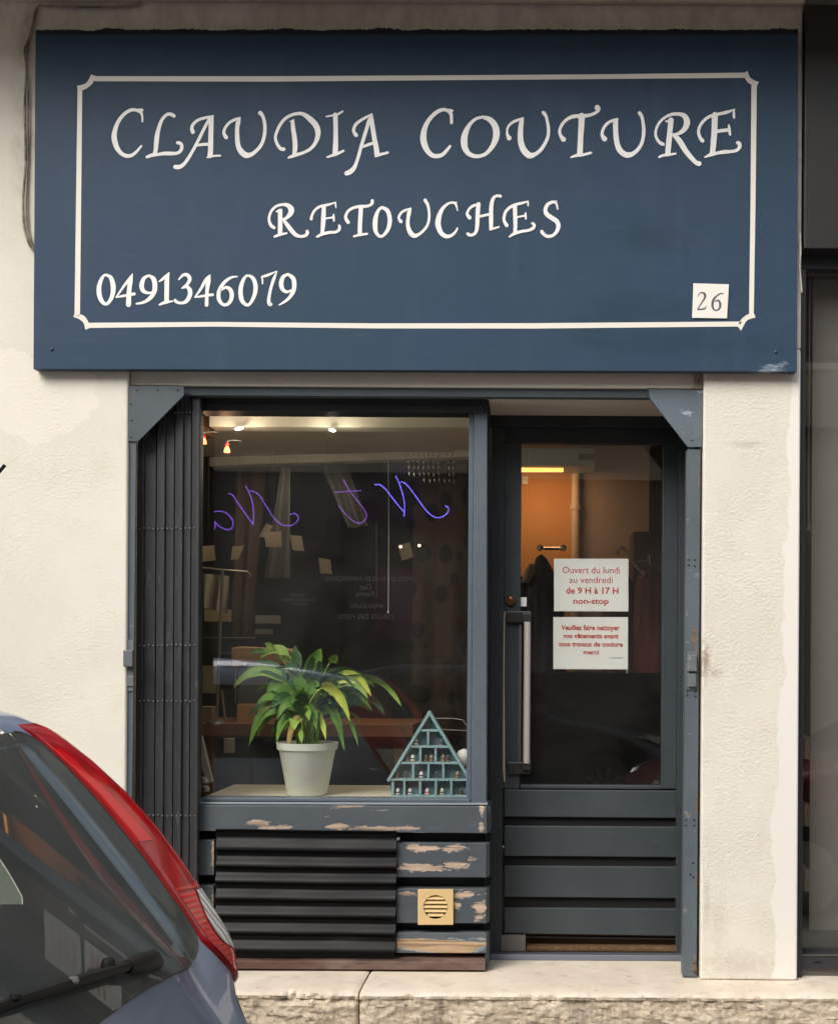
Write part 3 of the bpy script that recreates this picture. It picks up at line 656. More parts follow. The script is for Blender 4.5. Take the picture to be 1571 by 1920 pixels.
# folded concertina gate: upright pickets side by side and riveted lattice straps between
gate = thing('folding_gate', (at(312, 1800, 0.06).x, 0.08, ZS), 'charcoal concertina security gate folded against the left jamb', 'gate')
edges = [255, 269, 292, 308.5, 326, 342, 357.5, 373]
for k in range(7):
    x0, x1 = edges[k]+0.5, edges[k+1]-0.5
    yf = 0.060 + (0.010 if k % 2 else 0) + random.uniform(-.002, .002)
    ytop = 735
    b = B()
    xa, xb = at(x0, 1250, yf).x, at(x1, 1250, yf).x
    zt, zbm = at(x0, ytop, yf).z, ZS+0.012
    wd = xb-xa
    # folded steel channel: face with a shallow groove and two lips
    sec = [(0, 0.03), (0, 0.0025), (0.0018, 0.0003), (0.004, 0), (wd*.5, 0.0012), (wd-0.004, 0), (wd-0.0018, 0.0003), (wd, 0.0025), (wd, 0.03)]
    lo_ = [b.bm.verts.new((xa+u, yf+v, zbm)) for u, v in sec]; hi_ = [b.bm.verts.new((xa+u, yf+v, zt)) for u, v in sec]
    for i in range(len(sec)-1): b.bm.faces.new((lo_[i], lo_[i+1], hi_[i+1], hi_[i]))
    b.bm.faces.new(hi_)
    b.build('picket', m_gate, gate)
pb('back_plate', m_gate, gate, 257, 745, 373, 1812, 0.094, 0.098, 0)
for (yy, n_) in ((774, 6), (991, 13), (1210, 13), (1314, 13), (1529, 13)):
    for k in range(n_):
        sx = 258+(370-258)*(k+0.5)/13 if n_ == 13 else 328+k*7.4
        c = at(sx, yy+random.uniform(-1.4, 1.4), 0.057)
        B().lathe(c, [(0.0028, 0.006), (0.0028, -0.001), (0.0016, -0.0022), (0.0005, -0.0026)], 7, 'Y').build('rivet', m_rivet, gate, smooth=True)

# ================================================================== display window
YW = 0.13; YG = 0.17
win = thing('display_window', (at(640, 1820, YW).x, YW, ZS), 'blue grey framed shop display window above peeling planks', 'window')
pb('head', m_slate2, win, 373, 743, 914, 771.5, YW-0.012, 0.24)
B().pbox(376, 758, 905, 771, YW-0.018, YW-0.0125).build('bead', m_slate2, win, 0.003)
pb('left_stile', m_slate2, win, 371, 771.7, 374.5, 1497, YW, 0.176)
B().prism([(889, 748), (913.5, 748), (912, 1506), (883, 1506)], YW, 0.22).build('right_stile', m_winframe, win, 0.003)
B().prism([(879.5, 771.7), (888.6, 771.7), (882.7, 1503), (874.5, 1503)], YW+0.012, 0.22).build('bead', m_winframe, win, 0.002)
pb('sill_bead', m_winframe, win, 377, 1497.5, 881, 1503, YW-0.004, 0.215, 0.0015)
B().prism([(372, 1504), (914, 1506), (914, 1509.5), (372, 1508)], YW-0.016, 0.2).build('sill_nosing', M('light_worn_paint', (0.24, 0.27, 0.30), 0.5).m, win, 0.001)
b = B().pbox(376, 770, 880, 1499, YG, YG+0.006); b.build('glass', m_glass, win)
B().prism([(372, 1509.8), (913, 1512), (913, 1562.5), (372, 1558)], YW-0.028, 0.2).build('rail', m_sill, win, 0.0025)
# backing and planks
pb('backing', m_slate2, win, 372, 1558, 912, 1822, 0.19, 0.23, 0)
def plank(x0, y0, x1, y1, mat=m_plank, dy=0.0):
    return B().prism([(x0, y0), (x1, y0+(x1-x0)*0.003), (x1+random.uniform(-1, 0), y1+(x1-x0)*0.003), (x0, y1)], YW-0.014+dy, 0.185).build('plank', mat, win, 0.003)
plank(743, 1580, 912.5, 1645); plank(743, 1666, 912.5, 1731); plank(742.5, 1749, 912, 1787, paint('bare_weathered_plank_paint', (0.085, 0.10, 0.11), 0.6, peel=0.46, pscale=9, woodcol=(0.36, 0.25, 0.15)))
plank(372, 1575, 402, 1641, m_sill); plank(372, 1660, 401, 1727, m_sill); plank(372, 1745, 400, 1790, m_sill)
# the side of the window bay that turns into the door recess
XB = at(912, 1300, YW).x
B().box(XB-0.004, XB-0.0005, ZS+0.03, at(912, 748, YW).z, YW+0.03, 0.345).build('bay_side', m_slate_v, win)
for (y0, y1) in ((1512, 1562), (1580, 1645), (1666, 1731), (1749, 1812)):
    z1, z0 = at(912, y0, YW-0.02).z, at(912, y1, YW-0.02).z
    B().box(XB, XB+0.016, z0, z1, YW-0.01, 0.343).build('side_plank', m_slate_v if y0 > 1520 else m_sill, win, 0.002)
# brown weathered drip sill at the foot
B().prismw([Vector((at(372, 1800, .12).x, 0.185, 0.352)), Vector((at(372, 1800, .12).x, 0.108, 0.330)), Vector((at(372, 1800, .12).x, 0.100, 0.327)), Vector((at(372, 1800, .12).x, 0.100, 0.296)), Vector((at(372, 1800, .12).x, 0.185, 0.290))], Vector((at(910, 1800, .1).x-at(372, 1800, .12).x, 0, 0))).build('drip_sill', m_brown, win, 0.002)

# black corrugated panel
cor = thing('corrugated_panel', at(572, 1792, 0.11), 'black corrugated metal panel of horizontal ridges under the display window', 'panel')
ys = [1556, 1594, 1625, 1655, 1687, 1718, 1750, 1784]
for k in range(7):
    ya, yb2 = ys[k], ys[k+1]
    b = B()
    Yf = 0.085
    za, zb_ = at(572, ya, Yf).z, at(572, yb2, Yf).z
    prof = []
    for t, d in ((0, 0.030), (0.001, 0.0005), (0.05, 0.003), (0.12, 0.0125), (0.24, 0.020), (0.36, 0.0225), (0.48, 0.020), (0.60, 0.0145), (0.72, 0.0085), (0.83, 0.0035), (0.92, 0.0008), (0.999, 0.0002), (1.0, 0.030)):
        prof.append((Yf+d, za+(zb_-za)*t))
    x0, x1 = at(403.5+random.uniform(-1, 1), 1680, Yf).x, at(742+random.uniform(-.7, .7), 1680, Yf).x
    nseg = 12
    rows = []
    for i in range(nseg+1):
        x = x0+(x1-x0)*i/nseg
        wv = noise.noise(Vector((x*3, k*2.1, 0)))*0.002 - 0.003*i/nseg
        rows.append([b.bm.verts.new((x, y+0.0012*math.sin(i*1.1+k), z+wv)) for y, z in prof])
    for i in range(nseg):
        for j in range(len(prof)-1): b.bm.faces.new((rows[i][j], rows[i+1][j], rows[i+1][j+1], rows[i][j+1]))
    b.bm.faces.new(rows[0]+[b.bm.verts.new((x0, 0.118, zb_)), b.bm.verts.new((x0, 0.118, za))]) if False else None
    o = b.build('ridge', m_corr, cor, smooth=True)
pb('backing', m_black, cor, 405, 1557, 741, 1795, 0.116, 0.119, 0)
B().lathe(at(747, 1573, 0.10), [(0.006, 0.01), (0.006, -0.004), (0.002, -0.006)], 8, 'Y').build('fixing', m_keep, cor, smooth=True)

# cream ventilation grille
vent = thing('vent_grille', at(815, 1734, 0.105), 'square cream plastic ventilation grille with round louvred opening on the peeling planks', 'vent')
YV = 0.102
cx, cy, rr_, hs = 816.5, 1701, 22.5, 33.2
b = B(); nn_ = 32
inner, outer, inner2 = [], [], []
for k in range(nn_):
    a = 2*math.pi*k/nn_
    c_, s_2 = math.cos(a), math.sin(a)
    q = hs/max(abs(c_), abs(s_2))
    inner.append(b.bm.verts.new(at(cx+rr_*c_, cy+rr_*s_2, YV)))
    outer.append(b.bm.verts.new(at(cx+q*c_, cy+q*s_2, YV)))
    inner2.append(b.bm.verts.new(at(cx+rr_*c_, cy+rr_*s_2, YV)+Vector((0, 0.011, 0))))
ob = [b.bm.verts.new(v.co+Vector((0, 0.014, 0))) for v in outer]
for k in range(nn_):
    j = (k+1) % nn_
    b.bm.faces.new((inner[k], inner[j], outer[j], outer[k])); b.bm.faces.new((inner[k], inner2[k], inner2[j], inner[j])); b.bm.faces.new((outer[k], outer[j], ob[j], ob[k]))
b.build('plate', m_vent, vent, 0.0012)
pb('backing', m_black, vent, cx-24, cy-24, cx+24, cy+24, YV+0.012, YV+0.014, 0)
for k in range(5):
    yy = cy-17.0+k*7.9
    hw = math.sqrt(max(4, rr_**2-(yy+1.5-cy)**2))-0.6
    z = at(cx, yy, YV).z
    xa, xb = at(cx-hw, yy, YV).x, at(cx+hw, yy, YV).x
    B().prismw([Vector((xa, YV+0.001, z-0.0035)), Vector((xa, YV+0.001, z-0.006)), Vector((xa, YV+0.011, z+0.004)), Vector((xa, YV+0.011, z+0.0065))], Vector((xb-xa, 0, 0))).build('louvre', m_vent, vent)

# ================================================================== door recess and door
YF, YD = 0.345, 0.372
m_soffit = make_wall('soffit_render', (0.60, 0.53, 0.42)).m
b = B(); A0 = at(916, 748, 0.09); A1 = at(1300, 748, 0.09); z0 = A0.z; z1 = at(1100, 780, YF).z
b.prismw([Vector((A0.x, 0.088, z0)), Vector((A0.x, YF+0.05, z1-0.002)), Vector((A0.x, YF+0.05, z0+0.06)), Vector((A0.x, 0.088, z0+0.06))], Vector((A1.x+0.01-A0.x, 0, 0)))
b.build('recess_soffit', m_soffit, fac)
ws = B().box(XL+0.005, XB-0.001, at(640, 744, .1).z, at(640, 744, .1).z+0.05, 0.09, 0.34); ws.build('window_soffit', m_soffit, fac)
door = thing('shop_door', (at(1108, 1790, YD).x, YD, ZS), 'dark slate painted glazed shop door with horizontal boards below', 'door')
pb('frame_head', m_slate2, door, 917, 778.5, 1284, 800, YF, YF+0.09, 0.003)
B().pbox(917, 800, 943, 1800, YF, YF+0.09).build('frame_jamb', m_slate_v, door, 0.003)
B().pbox(1269.5, 800, 1300, 1800, YF, YF+0.09).build('frame_jamb', m_slate_v, door, 0.003)
B().box(at(1281, 1300, YF).x+0.01, at(1281, 1300, YF).x+0.03, ZS+0.02, at(1100, 780, YF).z, 0.09, YF-0.001).build('recess_side', m_slate_v, door)
pb('top_rail', m_slate2, door, 943.5, 801, 1269, 832, YD, YD+0.04, 0.002)
pb('stile', m_slate, door, 943.5, 832.3, 975.5, 1479, YD, YD+0.04, 0.002)
pb('stile', m_slate, door, 1241, 832.3, 1269, 1479, YD, YD+0.04, 0.002)
pb('moulding', m_slate, door, 976, 1472.5, 1240.6, 1479, YD-0.004, YD+0.03, 0.002)
GL = [at(974, 831, YD+0.012), at(1243, 831, YD+0.012), at(1243, 1474, YD+0.012), at(974, 1474, YD+0.012)]
for q, dy in zip(GL, (0.0, 0.0165, 0.0165, 0.0)): q.y += dy          # the pane sits a little askew in its frame
B().prismw(GL, Vector((0, 0.005, 0))).build('glass', m_glass, door)
pb('backing', m_black, door, 944, 1479.5, 1268, 1751, YD+0.012, YD+0.035, 0)
for (y0, y1) in ((1480.5, 1531), (1548.5, 1604.5), (1623.5, 1681.5), (1702, 1750)):
    B().prism([(945, y0), (1268, y0+2), (1268, y1+5 if y0 > 1690 else y1+3), (945, y1)], YD-0.008, YD+0.011).build('board', m_slate, door, 0.003)
B().prism([(946, 1755.5), (1268, 1759.5), (1268, 1762), (946, 1757.5)], YD, YD+0.03).build('drip', m_black, door)
m_strip = M('cream_weather_strip', (0.52, 0.45, 0.32), 0.6).m
P = [(947, 1147), (944, 1162), (943, 1250), (943.5, 1350), (944, 1440), (946, 1466)]
b = B(); b.tube([at(x, y, YD-0.010) for x, y in P], [0.003, 0.0052, 0.0055, 0.0055, 0.0052, 0.003], 6); b.build('weather_strip', m_strip, door, smooth=True)
# handle
hd = thing('door_handle_bar', at(987, 1432, YD-0.03), 'tall champagne metal pull bar on dark brackets at the left of the glass door', 'door handle')
m_brk = M('dark_bracket', (0.035, 0.033, 0.032), 0.4, 0.3).m
g = M('champagne_metal', (0.55, 0.50, 0.46), 0.38, 0.25); g.roughvary(40, 0.25, 0.5, (1, 1, .2)); m_bar = g.m
pb('bracket', m_brk, hd, 949, 1146, 996, 1167, YD-0.022, YD-0.001, 0.004)
pb('bracket', m_brk, hd, 950, 1429, 995, 1451, YD-0.022, YD-0.001, 0.004)
pb('bracket', m_brk, hd, 979, 1150, 996, 1170, YD-0.045, YD-0.0225, 0.003)
pb('bracket', m_brk, hd, 979, 1426, 995, 1444, YD-0.045, YD-0.0225, 0.003)
B().tube([at(988.5, 1166, YD-0.040), at(986.8, 1431, YD-0.040)], 0.0135, 16).build('pull_bar', m_bar, hd, smooth=True)
pb('edge_plate', M('edge_aluminium', (0.25, 0.25, 0.26), 0.35, 0.8).m, hd, 972, 1170, 977, 1428, YD-0.004, YD-0.0005, 0.001)
lk = thing('door_lock', at(957, 1140, YD-0.01), 'small round brown brass lock cylinder above the pull bar', 'lock')
B().lathe(at(957, 1127, YD-0.001), [(0.021, 0), (0.021, -0.006), (0.017, -0.011), (0.007, -0.012)], 20, 'Y').build('rose', M('dark_brass', (0.16, 0.075, 0.04), 0.35, 0.6).m, lk, smooth=True)
B().lathe(at(957, 1122, YD-0.012), [(0.006, 0), (0.006, -0.006), (0.003, -0.008)], 10, 'Y').build('cylinder', M('copper', (0.5, 0.2, 0.1), 0.3, 0.8).m, lk, smooth=True)
# threshold and mat
th = B().prismw([Vector((at(918, 1790, .31).x, 0.305, ZS+0.001)), Vector((at(918, 1790, .31).x, 0.312, ZS+0.022)), Vector((at(918, 1790, .31).x, 0.344, ZS+0.026)), Vector((at(918, 1790, .31).x, 0.344, ZS+0.001))], Vector((at(1280, 1790, .31).x-at(918, 1790, .31).x, 0, 0))).build('threshold', M('grey_metal_threshold', (0.16, 0.17, 0.20), 0.38, 0.6).m, door, 0.002)
B().box(at(918, 1780, .35).x, at(1280, 1780, .35).x, ZS-0.02, ZS+0.026, 0.3455, 0.9).build('inner_floor', m_slate_v, door)
mt = B().pbox(986, 1752, 1276, 1786, 0.347, 0.352)
mt = B().box(at(986, 1785, .35).x, at(1277, 1785, .35).x, ZS+0.0265, ZS+0.046, 0.346, 0.80).build('doormat', m_mat, None, 0.006); tag(mt, 'brown coir doormat lying in the gap under the shop door', 'doormat')
pb('kick_block', paint('grey_worn_wood', (0.12, 0.11, 0.10), 0.6), door, 925, 1754, 985, 1784, 0.346, 0.40, 0.002)
# ================================================================== shop interior
room = thing('shop_room', (-0.9, 2.0, ZS), 'dim interior of the sewing shop behind the glass', 'room')
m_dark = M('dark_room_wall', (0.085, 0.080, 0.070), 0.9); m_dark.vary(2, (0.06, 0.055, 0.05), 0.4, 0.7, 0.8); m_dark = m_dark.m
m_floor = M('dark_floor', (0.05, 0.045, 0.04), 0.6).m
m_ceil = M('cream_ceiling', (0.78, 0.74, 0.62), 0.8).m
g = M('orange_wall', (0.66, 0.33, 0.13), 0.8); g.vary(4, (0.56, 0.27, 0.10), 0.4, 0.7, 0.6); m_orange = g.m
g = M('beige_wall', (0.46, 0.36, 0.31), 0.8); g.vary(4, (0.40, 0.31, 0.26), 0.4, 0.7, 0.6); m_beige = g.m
XRM = 0.62
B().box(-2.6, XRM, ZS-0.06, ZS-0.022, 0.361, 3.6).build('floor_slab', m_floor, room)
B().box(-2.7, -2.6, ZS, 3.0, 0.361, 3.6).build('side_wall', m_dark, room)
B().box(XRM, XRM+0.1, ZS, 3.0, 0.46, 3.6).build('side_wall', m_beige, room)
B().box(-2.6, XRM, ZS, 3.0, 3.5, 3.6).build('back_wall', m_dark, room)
B().box(-2.7, XRM, 2.78, 2.86, 0.361, 3.6).build('ceiling', m_ceil, room)
# bulkhead behind the top of the window
YB = 0.75
B().box(at(392, 790, YB).x, -0.20, at(640, 801, YB).z, 2.779, YB, YB+0.12).build('bulkhead', m_ceil, room, 0.004)
za = at(640, 801, YB).z
zc = at(870, 852, 2.1).z
b = B(); xa = at(393, 860, 1.9).x
b.prismw([Vector((at(392, 801, YB).x-0.02, YB+0.121, za+0.02)), Vector((-0.2, YB+0.121, za+0.02)), Vector((-0.2, 1.9, za+0.09)), Vector((xa-.03, 1.9, za+0.04))], Vector((0, 0, 0.05))); b.build('inner_ceiling', m_ceil, room)
b = B()
b.prismw([Vector((xa, 1.9, at(393, 874, 1.9).z)), Vector((-0.20, 1.9, at(870, 853, 1.9).z)), Vector((-0.2, 1.9, za+0.089)), Vector((xa, 1.9, za+0.039))], Vector((0, 0.1, 0))); b.build('beam', m_ceil, room, 0.004)
m_brownw = M('brown_wood_post', (0.16, 0.085, 0.04), 0.6).m
pb('post', m_brownw, room, 374, 772, 391, 815, 0.8, 0.9)
# partition behind the door, orange then beige
YP = 1.75
b = B().pbox(962, 700, 1071, 1700, YP, YP+0.06); b.build('orange_wall', m_orange, room)
b = B().pbox(1071, 700, 1215, 1700, YP-0.03, YP+0.06); b.build('beige_wall', m_beige, room)
B().box(at(1190, 1300, 1.2).x, XRM, ZS, 2.1, YP-0.35, YP+0.06).build('cupboard', M('dark_cupboard', (0.09, 0.055, 0.045), 0.6).m, room, 0.004)
pipe = B(); pipe.tube([at(1079, 880, YP-0.07), at(1079, 1000, YP-0.07), at(1080, 1300, YP-0.07)], 0.022, 12)
pipe.tube([at(1079, 945, YP-0.07), at(1079, 956, YP-0.07)], 0.028, 12)
tag(pipe.build('heating_pipe', M('cream_pipe', (0.62, 0.5, 0.40), 0.5).m, smooth=True), 'cream vertical pipe between the orange and the beige wall seen through the door', 'pipe')
# small framed switch on the orange wall
pb_ = B().pbox(978, 893, 990, 908, YP-0.02, YP); tag(pb_.build('wall_switch', m_ceil, None, 0.003), 'small pale switch plate on the orange wall under the tube lamp', 'switch')
# air unit and tube lamp
YA = 1.42
ac = thing('air_conditioner', at(1040, 875, YA), 'pale grey box unit on the wall above the glowing tube lamp inside the door', 'air conditioner')
g = M('pale_casing', (0.42, 0.44, 0.38), 0.5).m
pb('casing', g, ac, 958, 839, 1117, 874, YA, YA+0.25, 0.006)
pb('label', M('grey_label', (0.12, 0.12, 0.11), 0.5).m, ac, 1084, 851, 1114, 862, YA-0.003, YA-0.0005, 0)
pb('base', g, ac, 1086, 830, 1106, 838.5, YA+0.02, YA+0.2, 0.003)
m_tube = emit('orange_tube', (1.0, 0.40, 0.09), 1.6)
tl = thing('tube_lamp', at(1010, 886, YA), 'glowing orange fluorescent tube under the pale unit inside the door', 'lamp')
B().tube([at(962, 881, YA+0.03), at(1056, 881, YA+0.03)], 0.011, 12).build('tube', m_tube, tl, smooth=True)
pb('holder', g, tl, 955, 874.5, 1058, 877, YA+0.02, YA+0.08, 0.001)
def area(name, loc, sx, sy, e, col, rot, parent=None):
    d = bpy.data.lights.new(name, 'AREA'); d.shape = 'RECTANGLE'; d.size = sx; d.size_y = sy; d.energy = e; d.color = col
    o = bpy.data.objects.new(name, d); COL.objects.link(o); o.parent = parent
    o.location = Vector(loc)-(wloc(parent) if parent else Vector()); o.rotation_euler = rot; return o
pL = at(1009, 890, YA+0.04)
area('tube_light', pL, 0.25, 0.05, 0.62, (1.0, 0.55, 0.22), (R(28), 0, 0), tl)
def point(name, loc, e, col, parent, r=0.02):
    d = bpy.data.lights.new(name, 'POINT'); d.energy = e; d.color = col; d.shadow_soft_size = r
    o = bpy.data.objects.new(name, d); COL.objects.link(o); o.parent = parent; o.location = Vector(loc)-wloc(parent); return o
# warm spots seen through the display window
m_red = emit('hot_red_bulb', (1.0, 0.16, 0.05), 5); m_warm = emit('warm_bulb', (1.0, 0.75, 0.45), 2.5)
m_pale = emit('pale_spot', (1.0, 0.95, 0.85), 1.5)
m_redshade = M('red_glass_shade', (0.4, 0.03, 0.015), 0.3).m
for (px, py, lab) in ((382, 827, 'small red glowing spot lamp nearest the folded gate'), (426, 843, 'small red glowing spot lamp under the pale beam, right of the other')):
    c = at(px, py, 0.70)
    t = thing('spot_lamp', c, lab, 'lamp', 'red glowing spot lamps in the window')
    B().lathe(c+Vector((0, 0, -0.012)), [(0.0125, 0), (0.013, 0.006), (0.010, 0.018), (0.004, 0.026)], 14).build('bulb', m_red, t, smooth=True)
    B().lathe(c+Vector((0, 0, 0.0145)), [(0.008, 0), (0.012, 0.004), (0.006, 0.014), (0.003, 0.02)], 14).build('cap', m_redshade, t, smooth=True)
    B().tube([c+Vector((0.0, 0, 0.035)), c+Vector((0.02, 0.03, 0.045)), c+Vector((0.05, 0.05, 0.046))], 0.002, 6).build('arm', m_rivet, t)
    point('spot_light', c+Vector((0.0, -0.02, -0.03)), 0.25, (1, 0.60, 0.35), t, 0.012)
for (px, py, w, rot, lab) in ((449, 803, 0.020, 0.22, 'bright oval ceiling spot above the red lamps'), (623, 806, 0.016, -0.15, 'thin bright ceiling spot in the middle of the pale ceiling')):
    c = at(px, py, 0.70)
    b = B(); b.lathe(c, [(w*0.3, 0.006), (w*0.85, 0.003), (w, -0.001), (w*0.7, -0.006), (w*0.2, -0.008)], 20); 
    for v in b.bm.verts: v.co.z = c.z+(v.co.z-c.z)+(v.co.x-c.x)*rot
    o = b.build('ceiling_spot', m_pale, smooth=True); tag(o, lab, 'lamp'); point('spot_light', c+Vector((0, -0.03, -0.02)), 0.7, (1, 0.88, 0.68), o, 0.02)
for (px, py, lab) in ((751, 1025, 'tiny warm light beside a hanging paper note'), (786, 1023, 'tiny warm light in the dark right of the hanging notes')):
    c = at(px, py, 0.85)
    o = B().lathe(c, [(0.002, -0.006), (0.006, -0.003), (0.006, 0.003), (0.002, 0.006)], 10).build('light_bulb', m_warm, smooth=True); tag(o, lab, 'lamp')
area('room_fill_light', (-1.2, 1.45, 2.45), 0.6, 0.3, 3.2, (1.0, 0.85, 0.62), (0, 0, 0), room)  # unseen fill lamp added to lift the dim interior, no fixture here

# display shelf inside the window
g = M('cream_display_shelf', (0.62, 0.56, 0.43), 0.55); g.vary(8, (0.5, 0.44, 0.34), 0.45, 0.8, 0.5); m_shelf = g.m
zsh = at(640, 1499, YG+0.007).z+0.001
sh = B().box(at(378, 1490, .2).x, XB-0.03, zsh-0.03, zsh, YG+0.008, 0.74); o = sh.build('display_shelf', m_shelf, None, 0.002); tag(o, 'pale cream shelf at the foot of the display window', 'shelf')
B().box(at(360, 1490, .2).x, XB-0.03, ZS, zsh-0.035, 0.70, 0.735).build('counter_front', M('dark_grey_panel', (0.05, 0.055, 0.055), 0.6).m, room)
# work bench further back
YK = 1.35
tb = thing('work_bench', at(570, 1380, YK), 'brown wooden workbench edge behind the potted plant', 'bench')
g = M('brown_bench_wood', (0.27, 0.13, 0.055), 0.5); g.vary(8, (0.2, 0.09, 0.04), 0.4, 0.7, 0.8, (0.2, 1, 1)); m_bench = g.m
zt = at(570, 1357, YK).z
B().box(at(300, 1370, YK).x, at(775, 1370, YK).x, zt-0.062, zt, YK, YK+0.6).build('bench_top', m_bench, tb, 0.004)
for px in (385, 560, 745):
    B().box(at(px, 1370, YK).x-.025, at(px, 1370, YK).x+.025, ZS, zt-0.063, YK+0.1, YK+0.15).build('leg', m_bench, tb)
m_grey = M('grey_fabric', (0.10, 0.105, 0.10), 0.9).m; m_taupe = M('taupe_paper', (0.46, 0.38, 0.28), 0.9).m
m_mid = M('mid_brown_card', (0.24, 0.17, 0.11), 0.8).m; m_metal = M('brushed_rod', (0.32, 0.29, 0.25), 0.35, 0.8).m
# under the bench: drawer units
for (x0, y0, x1, y1, mm, lab) in ((385, 1392, 470, 1480, m_grey, 'dark grey storage box under the workbench at left'), (478, 1400, 560, 1480, m_grey, 'dark grey storage box under the workbench behind the pot'), (420, 1384, 440, 1412, m_taupe, 'small pale tag card hanging under the workbench')):
    o = B().pbox(x0, y0, x1, y1, YK-0.06 if mm is m_taupe else YK+0.2, YK-0.05 if mm is m_taupe else YK+0.5).build('storage_box' if mm is m_grey else 'tag_card', mm, None, 0.003); tag(o, lab, 'box' if mm is m_grey else 'card')
# sewing machine on the bench (orange-beige body behind the leaves)
sm = thing('sewing_machine', at(480, 1357, YK+0.15), 'beige sewing machine on the workbench half hidden by the leaves', 'sewing machine')
m_smb = M('warm_beige_enamel', (0.52, 0.32, 0.18), 0.4).m
Yq = YK+0.12
B().prism([(434, 1215), (450, 1212), (540, 1216), (556, 1226), (556, 1250), (530, 1246), (452, 1244), (452, 1250), (434, 1250)], Yq, Yq+0.12).build('arm', m_smb, sm, 0.006)
B().prism([(520, 1246.5), (556, 1250.5), (556, 1356), (520, 1356)], Yq+0.005, Yq+0.115).build('column', m_smb, sm, 0.006)
pb('bed', m_smb, sm, 444, 1320, 519.5, 1356, Yq, Yq+0.13, 0.006)
B().tube([at(442, 1250.5, Yq+0.06), at(442, 1319, Yq+0.06)], 0.005, 8).build('needle_bar', m_metal, sm)
# drying stand with cross arm
st = thing('garment_stand', at(408, 1356, 1.1), 'thin metal garment stand with a cross arm behind the left of the window', 'stand')
B().tube([at(418, 1068, 1.1), at(413, 1190, 1.1), at(407, 1354, 1.1)], 0.007, 8).build('pole', m_metal, st, smooth=True)
B().tube([at(376, 1064, 1.1), at(420, 1069, 1.1), at(465, 1072, 1.1), at(470, 1080, 1.1), at(467, 1083, 1.1)], 0.005, 8).build('cross_arm', m_metal, st, smooth=True)
B().lathe(at(407, 1357, 1.1), [(0.05, 0), (0.045, 0.01), (0.012, 0.02)], 16).build('base', m_metal, st, smooth=True)
B().tube([at(380, 1195, 1.12), at(480, 1196, 1.12)], 0.002, 6).build('rail', m_metal, st)
# small things on the bench
def small(name, lab, cat, x0, y0, x1, y1, mat, Y=YK+0.03, d=0.08):
    o = B().pbox(x0, y0, x1, y1, Y, Y+d).build(name, mat, None, 0.003); return tag(o, lab, cat)
small('cardboard_box', 'small open brown cardboard box at the left end of the workbench', 'box', 377, 1325, 398, 1356.5, m_mid)
small('thread_box', 'pale grey box standing on the workbench left of the plant', 'box', 446, 1262, 500, 1356.5, M('pale_blue_grey', (0.16, 0.175, 0.17), 0.7).m, YK+0.3)
small('paper_sheet', 'olive paper sheet pinned up behind the garment stand', 'paper', 380, 1248, 408, 1300, M('olive_paper', (0.22, 0.19, 0.12), 0.9).m, YK+0.35, 0.004)
b = B(); b.tube([at(416, 1294, YK), at(420, 1330, YK), at(423, 1352, YK)], 0.006, 8); tag(b.build('brush', m_mid, smooth=True), 'thin brush standing on the workbench right of the stand pole', 'brush')
small('linen_pile', 'pile of pale folded linen on a shelf at the far left of the window', 'linen', 383, 1143, 432, 1166, M('pale_linen_pile', (0.26, 0.20, 0.13), 0.95).m, 1.9, 0.2)
small('cardboard_sheet', 'tall brown cardboard panel behind the garment stand', 'cardboard', 436, 1084, 470, 1192, m_mid, 2.0, 0.02)
small('pattern_card', 'pale grey pattern card hanging low in the middle of the window', 'card', 479, 1154, 526, 1170, M('pale_card', (0.20, 0.20, 0.18), 0.9).m, 1.9, 0.01)
small('pattern_card', 'narrow grey pattern card under the wider pale one', 'card', 478, 1180, 512, 1190, M('pale_card_dim', (0.14, 0.14, 0.13), 0.9).m, 1.9, 0.01)
# ladder-like frame and tins at the left end of the display shelf
ld = thing('folding_rule', at(385, 1485, 0.3), 'weathered wooden rule leaning against the left end of the display shelf', 'rule')
b = B(); b.prism([(375, 1380), (378, 1380), (398, 1466), (388, 1470), (375, 1430)], 0.30, 0.33); b.build('frame', M('pale_wood', (0.36, 0.32, 0.26), 0.7).m, ld, 0.002)
m_lid = M('tin_metal', (0.4, 0.4, 0.38), 0.25, 0.9).m
for (px, py, lab) in ((381, 1462, 'upper small metal tin at the left end of the display shelf'), (384, 1478, 'lower small metal tin at the left end of the display shelf')):
    c = at(px, py, 0.26)
    tag(B().lathe(c, [(0.018, -0.012), (0.02, -0.008), (0.02, 0.008), (0.016, 0.012)], 16, 'Z').build('metal_tin', m_lid, smooth=True), lab, 'tin')
